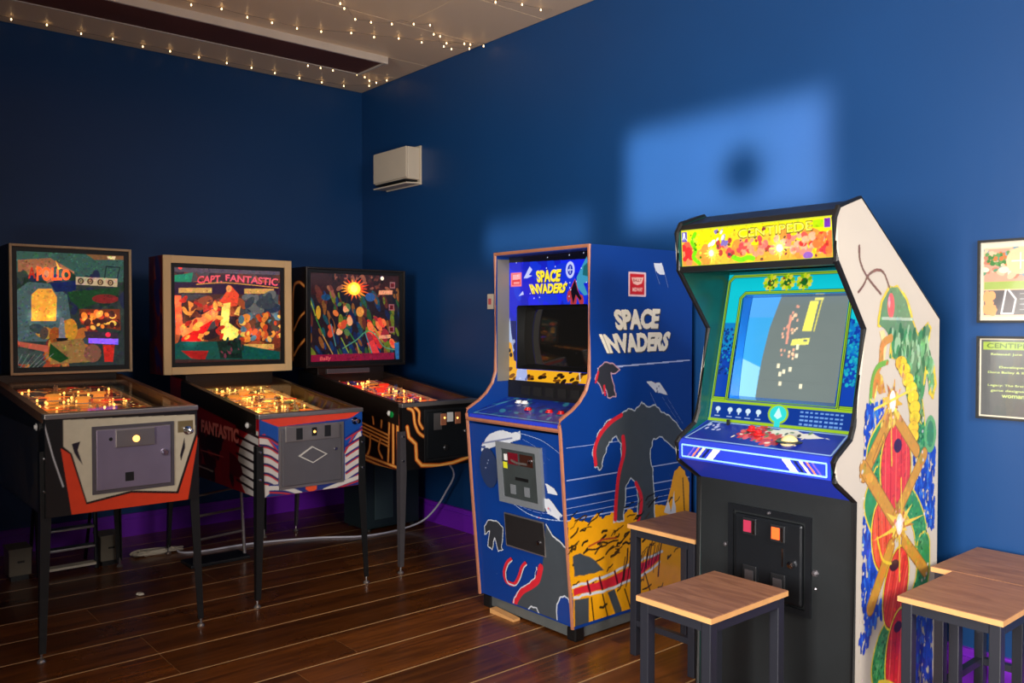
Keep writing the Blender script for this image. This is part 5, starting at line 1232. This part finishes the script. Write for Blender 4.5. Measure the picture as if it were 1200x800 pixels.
# coin door
q = [(0.131,0.773),(0.500,0.769),(0.486,0.469),(0.145,0.435)]
x0_, x1_ = -.325+.150, -.325+.490; z0_, z1_ = .415, .765
m = MB(); f = .018
yb = .143
def rimbox(xa, za, xb, zb_, fr, d): 
    m.box(xa, yb-d, za, xa+fr, yb, zb_); m.box(xb-fr, yb-d, za, xb, yb, zb_); m.box(xa+fr, yb-d, za, xb-fr, yb, za+fr); m.box(xa+fr, yb-d, zb_-fr, xb-fr, yb, zb_)
rimbox(x0_, z0_, x1_, z1_, .022, .010)
m.build('door_frame', mat('satin_black_metal', (34, 37, 42), .28, .5, var=.2), t)
cd = MB().box(x0_+.03, yb-.014, z0_+.03, x1_-.03, yb, z1_-.03, bev=.010).build('coin_door', mat('satin_black_metal', (20, 22, 25), .3), t)
for k, (xx, col_) in enumerate(((-.072, mat('pink_red_insert', (150, 40, 66), .3, emit=(190, 60, 90), estr=.35)), (.045, mat('orange_insert', (240, 90, 40), .3, emit=(255, 100, 40), estr=.8)))):
    zz = .665 if k == 0 else .66
    hs = MB().box(xx-.03, yb-.024, zz, xx+.028, yb-.012, zz+.062, bev=.003).build('coin_slot_housing', DARKMETAL, cd)
    bx(cd, 'coin_slot', CHROME, xx+.016, zz+.006, xx+.024, zz+.056, -yb+.022, -yb+.030)
    MB().box(xx-.024, yb-.027, zz+.010, xx+.008, yb-.023, zz+.052).build('reject_button', col_, cd)
    rt_ = MB(); zr = .518 if k == 0 else .512
    rt_.box(xx-.03, yb-.022, zr-.03, xx+.028, yb-.012, zr+.035, bev=.003); rt_.build('coin_return', DARKMETAL, cd)
    MB().box(xx-.018, yb-.026, zr-.018, xx+.016, yb-.021, zr+.018).build('return_flap', GREYMETAL, cd)
MB().box(.045+.012, yb-.018, .575, .045+.018, yb-.012, .64).build('latch_plate', CHROME, cd)
m = MB(); m.lathe([(.014, 0), (.012, .016), (0, .018)], (.096, yb-.012, .59), (0, -1, 0), n=12); m.build('lock', CHROME, cd)
m = MB(); m.lathe([(.013, 0), (.010, .008), (0, .010)], (x1_+.012, yb, .575), (0, -1, 0), n=6); m.lathe([(.010, 0), (.008, .008), (0, .010)], (x0_-.015, yb, .605), (0, -1, 0), n=6); m.lathe([(.007, 0), (.005, .006), (0, .007)], (0, yb-.010, z1_-.010), (0, -1, 0), n=6)
m.lathe([(.006, 0), (0, .006)], (x1_+.012, yb, .52), (0, -1, 0), n=6)
m.build('bolt', GREYMETAL, t)
# side art: climbing green plant form, red pods, gold bars and star bursts
a = Art(.02, .0, .745, 1.78, .0025, seed=41)
K = lambda pts: pts
BLU = (24, 70, 190)
def splat(q, n, s_, cols=((24, 70, 190), (20, 56, 160), (40, 90, 210))):
    P = [(-2.314,1.898)] if False else None
a.blobs(300, (.15, .80, .24, 1.15), .012, [BLU, (20, 56, 160), (222, 214, 202)], stretch=2.4, ang=1.5, only=False) if False else None
def splash(poly_, n, s_):
    us = [p[0] for p in poly_]; vs = [p[1] for p in poly_]
    for _ in range(n):
        # points scattered inside the outline
        for _t in range(20):
            x_, y_ = a.r.uniform(min(us), max(us)), a.r.uniform(min(vs), max(vs)); ins = False
            for (xa, ya), (xb, yb_) in zip(poly_, poly_[1:]+poly_[:1]):
                if (ya > y_) != (yb_ > y_) and x_ < xa+(y_-ya)*(xb-xa)/(yb_-ya): ins = not ins
            if ins: break
        k = a.r.uniform(.5, 1)*s_; a.disc(x_, y_, k*.7, k*1.7, a.r.choice([BLU, BLU, (20, 56, 160), (50, 110, 215)]), None, a.r.uniform(-.2, .2))
splash([(0.192,1.155),(0.323,1.170),(0.314,1.023),(0.197,0.919),(0.183,1.035)], 150, .013)
splash([(0.187,0.806),(0.356,0.737),(0.334,0.606),(0.219,0.337),(0.181,0.519)], 330, .014)
splash([(0.599,1.060),(0.728,0.985),(0.721,0.664),(0.578,0.749),(0.547,0.940)], 300, .014)
splash([(0.531,0.446),(0.712,0.440),(0.721,0.082),(0.524,0.136)], 300, .016)
splash([(0.160,0.403),(0.218,0.395),(0.207,0.328),(0.161,0.346)], 14, .012); splash([(0.240,0.484),(0.324,0.489),(0.325,0.424),(0.241,0.404)], 16, .018)
G1, G2, G3 = (52, 140, 84), (30, 104, 60), (100, 170, 110)
GD = (226, 200, 50)
# body: overlapping green lobes up the panel
def lobe(q, w_, col, edge=GD):
    P = smooth(q); 
    a.line(P, w_+.016, edge); a.line(P, w_, col)
lobe([(0.623,0.616),(0.593,0.716),(0.483,0.824),(0.292,0.908),(0.254,1.000),(0.349,1.079)], .09, G1)
lobe([(0.292,0.908),(0.233,0.828),(0.295,0.731)], .08, G1)
lobe([(0.330,0.190),(0.304,0.256),(0.364,0.346),(0.532,0.396),(0.626,0.489),(0.637,0.614)], .10, G1)
lobe([(0.600,0.997),(0.570,1.124),(0.526,1.250),(0.511,1.342)], .10, G1)
a.poly(jag([(0.269,1.428),(0.292,1.516),(0.352,1.570),(0.415,1.574),(0.493,1.525),(0.535,1.458),(0.577,1.403),(0.659,1.446),(0.688,1.421),(0.661,1.358),(0.706,1.300),(0.737,1.209),(0.709,1.153),(0.666,1.175),(0.650,1.245),(0.610,1.153),(0.626,1.057),(0.542,1.126),(0.500,1.220),(0.446,1.295),(0.357,1.316),(0.368,1.375),(0.318,1.422)], .006, a.r, 3), GD)
a.poly([(0.281,1.434),(0.304,1.510),(0.358,1.561),(0.415,1.565),(0.480,1.519),(0.522,1.452),(0.577,1.390),(0.652,1.437),(0.674,1.415),(0.647,1.358),(0.691,1.294),(0.715,1.210),(0.694,1.173),(0.671,1.244),(0.635,1.289),(0.610,1.159),(0.619,1.064),(0.549,1.132),(0.514,1.220),(0.459,1.295),(0.376,1.321),(0.381,1.375),(0.324,1.417)], (96, 138, 98))
a.blobs(150, tuple([(0.348,1.168)][0])+tuple([(0.703,1.418)][0]), .014, [G1, G2, G3, (150, 190, 150)], stretch=2.2, ang=1.4)
a.blobs(260, tuple([(0.209,0.223)][0])+tuple([(0.728,0.985)][0]), .007, [G2, G3, (40, 120, 70)], stretch=1.5) if False else None
r_ = a.r
for P in ([(0.623,0.616),(0.593,0.716),(0.483,0.824),(0.292,0.908),(0.254,1.000)], [(0.330,0.190),(0.304,0.256),(0.364,0.346),(0.532,0.396),(0.626,0.489)], [(0.600,0.997),(0.570,1.124),(0.526,1.250)]):
    Q = smooth(P, 20)
    for _ in range(170):
        p = r_.choice(Q); a.disc(p[0]+r_.uniform(-.045, .045), p[1]+r_.uniform(-.03, .03), r_.uniform(.004, .009), r_.uniform(.003, .006), r_.choice([G2, (26, 92, 50), G3, (70, 160, 90)]), None, r_.uniform(0, 3))
a.disc(*([(0.366,1.499)][0]), .026, .044, (224, 96, 96)); a.disc(*([(0.353,1.511)][0]), .008, .02, (250, 170, 170))
a.line([(0.305,1.455),(0.535,1.452)], .010, (170, 190, 170))
a.poly([(0.282,1.411),(0.318,1.417),(0.343,1.375),(0.320,1.293),(0.307,1.361)], (240, 210, 150))
a.line(smooth([(0.142,1.693),(0.149,1.643),(0.196,1.594),(0.291,1.539)]), .012, (120, 84, 74)); a.line(smooth([(0.139,1.541),(0.173,1.565),(0.207,1.600),(0.266,1.619),(0.314,1.609),(0.352,1.564)]), .012, (120, 84, 74))
a.line(smooth([(0.368,1.387),(0.307,1.364),(0.296,1.303),(0.261,1.261),(0.250,1.197)]), .03, (200, 140, 60)); a.poly([(0.260,1.284),(0.309,1.259),(0.335,1.199),(0.286,1.195),(0.249,1.232)], (200, 140, 50))
a.line(smooth([(0.227,1.176),(0.237,1.244),(0.272,1.289),(0.345,1.304)]), .02, (110, 170, 60)); a.line(smooth([(0.227,1.181),(0.250,1.174),(0.273,1.225)]), .008, (230, 220, 110))
for k in range(9):
    p = [(0.446,1.295),(0.473,1.270),(0.500,1.233),(0.527,1.201),(0.541,1.169),(0.556,1.131),(0.557,1.094),(0.544,1.058),(0.545,1.027)][k]; a.disc(p[0], p[1], .045, .028, (120, 90, 20)); a.disc(p[0], p[1]+.003, .042, .024, (236, 206, 40))
a.disc(*([(0.684,1.027)][0]), .05, .07, G3); a.disc(*([(0.684,1.027)][0]), .03, .05, (60, 130, 90))
# red ribbed pods
def pod(p, rx, ry, ang=0, col=(216, 60, 62)):
    a.disc(p[0], p[1], rx+.012, ry+.012, GD, None, ang); a.disc(p[0], p[1], rx+.004, ry+.004, (130, 30, 30), None, ang); a.disc(p[0], p[1], rx, ry, col, None, ang)
    for k in (-2, -1, 0, 1, 2):
        o_ = k*rx*.36; c, s_ = math.cos(ang), math.sin(ang); hh = ry*math.sqrt(max(0, 1-(o_/rx)**2))*.9
        a.line([(p[0]+o_*c+hh*s_, p[1]+o_*s_-hh*c), (p[0]+o_*c*1.0-hh*s_, p[1]+o_*s_+hh*c)], .005, [(238, 110, 90), (170, 34, 40)][k % 2])
pod([(0.415,0.930)][0], .108, .15); pod([(0.320,0.704)][0], .07, .12, .1, (222, 84, 50)); pod([(0.424,0.505)][0], .082, .14, -.35, (214, 60, 50)); pod([(0.456,0.247)][0], .10, .17, -.1, (206, 40, 52))
a.disc(*([(0.427,1.007)][0]), .03, .025, (60, 24, 70)); a.disc(*([(0.410,0.586)][0]), .035, .02, (60, 24, 40)); a.disc(*([(0.440,0.361)][0]), .03, .02, (60, 24, 50))
# gold bars
BR = (200, 146, 52); BD_ = (150, 100, 34)
def bar(q, w_):
    a.line(q, w_+.008, BD_); a.line(q, w_, BR)
bar([(0.361,1.102),(0.185,0.932)], .05); bar([(0.412,1.110),(0.573,0.975)], .045); bar([(0.184,0.955),(0.394,0.758)], .05); bar([(0.636,0.956),(0.419,0.760)], .045)
bar([(0.383,0.657),(0.240,0.472)], .05); bar([(0.486,0.658),(0.653,0.522)], .045); bar([(0.325,1.052),(0.254,0.971)], .012)
def burst(p, r0, n=16, long=None):
    for k in range(n):
        an = k/n*2*PI+.2; rr = r0*(1.0 if k % 2 else .62); a.poly([(p[0]+.02*math.cos(an+1), p[1]+.02*math.sin(an+1)), (p[0]+rr*math.cos(an), p[1]+rr*math.sin(an)), (p[0]+.02*math.cos(an-1), p[1]+.02*math.sin(an-1))], [(214, 170, 50), (236, 206, 80), (190, 130, 40)][k % 3])
    a.blobs(24, (p[0]-.05, p[1]-.06, p[0]+.05, p[1]+.06), .008, [(240, 200, 190), (230, 190, 90), (170, 110, 50), (220, 120, 100)], stretch=1.2)
    a.disc(p[0], p[1], .024, .038, (250, 225, 220)); a.disc(p[0], p[1], .014, .026, (255, 250, 248))
for c_ in ([(0.384,1.232)][0], [(0.386,1.136)][0]): a.blobs(60, (c_[0]-.08, c_[1]-.05, c_[0]+.09, c_[1]+.06), .012, [(214, 170, 60), (180, 120, 50), (230, 200, 90), (200, 140, 100)], stretch=1.8, ang=1.2)
p = [(0.385,1.166)][0]; burst(p, .085); a.line([(p[0]-.13, p[1]-.02), (p[0]+.18, p[1]+.04)], .010, (236, 216, 80)); a.line([(0.373,1.137),(0.383,0.942)], .008, (220, 180, 60))
p = [(0.446,0.726)][0]; burst(p, .115, 18); a.poly([(0.248,0.698),(0.420,0.724),(0.420,0.706)], (236, 206, 70)); a.poly([(0.648,0.733),(0.485,0.732),(0.485,0.714)], (236, 206, 70)); a.line([(0.455,0.889),(0.458,0.767)], .008, (230, 190, 70)); a.line([(0.447,0.677),(0.450,0.524)], .010, (220, 180, 60))
a.line(smooth([(0.283,0.704),(0.322,0.623),(0.384,0.597)]), .01, GD); a.line(smooth([(0.305,0.196),(0.368,0.179),(0.445,0.139)]), .02, (226, 190, 60))
for _ in range(60): a.disc(a.r.choice((a.r.uniform(.16, .20), a.r.uniform(.62, .68))), a.r.uniform(.1, 1.1), .006, .006, (212, 204, 192))
a.mottle(2600, .006, .22); a.mottle(500, .016, .15)
a.build('side_print', PRINT, planar(lambda U, V: (hx+.0015, U, V)), t)

# ------------------------------------------------------------------ stools
def stool(label, x0, x1, y0, y1, h, seat_split=None):
    cx_, cy_ = (x0+x1)/2, (y0+y1)/2; w, d = (x1-x0)/2, (y1-y0)/2
    t = thing('stool', label, 'stool', (cx_, cy_, 0), 0, 'wooden topped stools')
    MB().box(-w, -d, h-.020, w, d, h, bev=.002).slot(0).build('seat', STOOLTOP, t)
    m = MB(); e = .0008
    m.box(-w-e, -d-e, h-.019, w+e, -d, h-.0025); m.box(-w-e, d, h-.019, w+e, d+e, h-.0025); m.box(-w-e, -d, h-.019, -w, d, h-.0025); m.box(w, -d, h-.019, w+e, d, h-.0025)
    m.build('seat_edge', STOOLEDGE, t, label='pale cut edge of the seat')
    i = .008; s_ = .034; zt = h-.021
    for sx in (-1, 1):
        for sy in (-1, 1):
            xa = sx*(w-i); ya = sy*(d-i)
            MB().box(min(xa, xa-sx*s_), min(ya, ya-sy*s_), 0, max(xa, xa-sx*s_), max(ya, ya-sy*s_), zt, bev=.003).build('leg', STEEL, t)
    m = MB(); r0 = .03
    for sy in (-1, 1): m.box(-w+i+s_, sy*(d-i)-(s_ if sy > 0 else 0), zt-r0, w-i-s_, sy*(d-i)+(s_ if sy < 0 else 0), zt)
    for sx in (-1, 1): m.box(sx*(w-i)-(s_ if sx > 0 else 0), -d+i+s_, zt-r0, sx*(w-i)+(s_ if sx < 0 else 0), d-i-s_, zt)
    m.build('seat_frame', STEEL, t)
    m = MB()
    for sy in (-1, 1): m.box(-w+i+s_, sy*(d-i-s_/2)-.012, .13, w-i-s_, sy*(d-i-s_/2)+.012, .155)
    for sx in (-1, 1): m.box(sx*(w-i-s_/2)-.012, -d+i+s_, .13, sx*(w-i-s_/2)+.012, d-i-s_, .155)
    m.build('stretcher', STEEL, t)
    return t
stool('brown wooden topped stool with steel legs in front of the white sided cabinet', -1.50, -1.09, -4.535, -4.245, .57)
stool('wooden topped stool standing in the gap between the two tall cabinets', -.795, -.40, -3.935, -3.575, .57)
stool('wooden topped stool at the right picture edge, nearer of the pair beside the white cabinet', -.868, -.462, -5.10, -4.79, .57)
stool('wooden topped stool against the blue wall, farther of the pair beside the white cabinet', -.455, -.05, -5.02, -4.715, .57)

# ------------------------------------------------------------------ things on the floor under the pinball machines
t = thing('subwoofer', 'dark teal box standing under the orange lined pinball machine by the corner', 'speaker box', (-.32, -.83, 0))
MB().box(-.24, -.15, .02, .2, .15, .50, bev=.008).build('case', DGREEN, t)
MB().box(-.17, -.157, .08, -.02, -.15, .47, bev=.004).build('front_grille', mat('grey_teal_grille', (52, 72, 78), .6), t)
for a_ in (-.2, .16):
    for b_ in (-.12, .12): MB().lathe([(.02, 0), (.018, .02)], (a_, b_, 0), n=8).build('foot', RUBBER, t)

t = thing('step_rack', 'low metal step rack in the dark under the leftmost pinball machine', 'rack', (-2.34, -.62, 0))
for sx in (-1, 1):
    MB().tube([(sx*.15, -.05, 0), (sx*.155, 0, .46)], .012, 8).build('upright', DARKMETAL, t)
    MB().tube([(sx*.15, .2, 0), (sx*.155, .03, .46)], .010, 8).build('rear_strut', DARKMETAL, t)
for k, z_ in enumerate((.03, .13, .24, .35)):
    MB().box(-.14, -.09+.02*k, z_, .14, -.02+.02*k, z_+.014, bev=.002).build('step', SILVER if k else PLASTICW, t)
def crate(label, x_, y_, w_, h_):
    t = thing('plastic_box', label, 'box', (x_, y_, 0), 0, 'off white boxes in the dark corner')
    b = MB(); b.prism([(-.07, .03), (.07, .03), (.08, h_), (-.08, h_)], -w_/2, w_/2); b.build('body', mat('dull_cream_plastic', (120, 112, 98), .5), t)
    MB().box(-w_/2-.005, -.085, h_, w_/2+.005, .085, h_+.012, bev=.003).build('lid', mat('dull_cream_plastic', (120, 112, 98), .5), t)
    MB().box(-w_/2+.01, -.06, 0, w_/2-.01, .06, .03).build('foot', BLACK, t)
    MB().box(-.015, -.081, h_*.6, .02, -.074, h_*.66).build('slot', BLACK, t)
crate('off white plastic box left of the step rack under the leftmost pinball machine', -2.585, -.60, .11, .17)
crate('off white plastic box right of the step rack, below the leftmost machine', -2.112, -.60, .11, .17)

t = thing('folding_trolley', 'folded silver tube trolley leaning in the shade under the striped pinball machine', 'trolley', (-1.62, -1.05, 0))
m = MB(); m.tube([(-.13, .0, .02), (-.14, .0, .42), (.16, .02, .44), (.18, .02, .03)], .011, 8); m.build('frame', SILVER, t)
for z_ in (.16, .30): MB().tube([(-.135, 0, z_), (.17, .02, z_+.01)], .008, 6).build('crossbar', SILVER, t)
MB().box(-.16, -.02, 0.0, .2, .16, .02, bev=.004).build('toe_plate', DARKMETAL, t)

t = thing('cable_heap', 'tangled heap of white cable on the floor between the left two pinball machines', 'cable', (-1.82, -.58, 0))
r = random.Random(8); P = []
for k in range(60): P.append((r.uniform(-.15, .15)+.02*math.sin(k), r.uniform(-.05, .05), .008+.006*(k % 4)))
MB().tube(smooth(P, 5), .0055, 5).build('coil', PLASTICW, t, smooth=True)
MB().box(-.08, -.03, .0, .08, .02, .03, bev=.004).build('socket_strip', PLASTICW, t)
c = [(-1.701,-0.673),(-1.601,-0.733),(-1.249,-0.761),(-0.890,-0.893)]+[(-.64, -1.05), (-.38, -1.07)]
P = [(x_, y_, .006) for x_, y_ in c]+[(-.20, -1.12, .05), (-.12, -1.18, .14), (-.09, -1.26, .26), (-.12, -1.40, .42), (-.30, -1.50, .575)]
tag(MB().tube(smooth([(-1.70, -.60, .012)]+P, 6), .007, 6).build('power_cable', CABLE, smooth=True), 'white power cable along the floor rising beside the corner pinball machine', 'cable')
bl_ = MB(); r = random.Random(3)
for k in range(5): bl_.lathe([(0, 0), (.012, .004), (.009, .012), (0, .016)], (r.uniform(-.012, .012), r.uniform(-.012, .012), 0), n=6)
tag(bl_.build('crumpled_paper', PLASTICW, loc=(-2.152, -1.366, 0)), 'small white crumpled paper scrap on the dark floor', 'paper')

# unseen round pendant, added before the patch lamps to cast a round shadow
t = thing('shadow_pendant', 'unseen round pendant lamp added to cast a round shadow on the wall', 'lamp', (-5.9, -3.60, 2.17))
MB().lathe([(.0, -.12), (.09, -.09), (.13, 0), (.09, .09), (.03, .13), (0, .13)], (0, 0, 0), n=20).build('shade', BLACK, t, smooth=True)
MB().tube([(0, 0, .12), (0, 0, 1.12)], .004, 6).build('cord', BLACK, t)
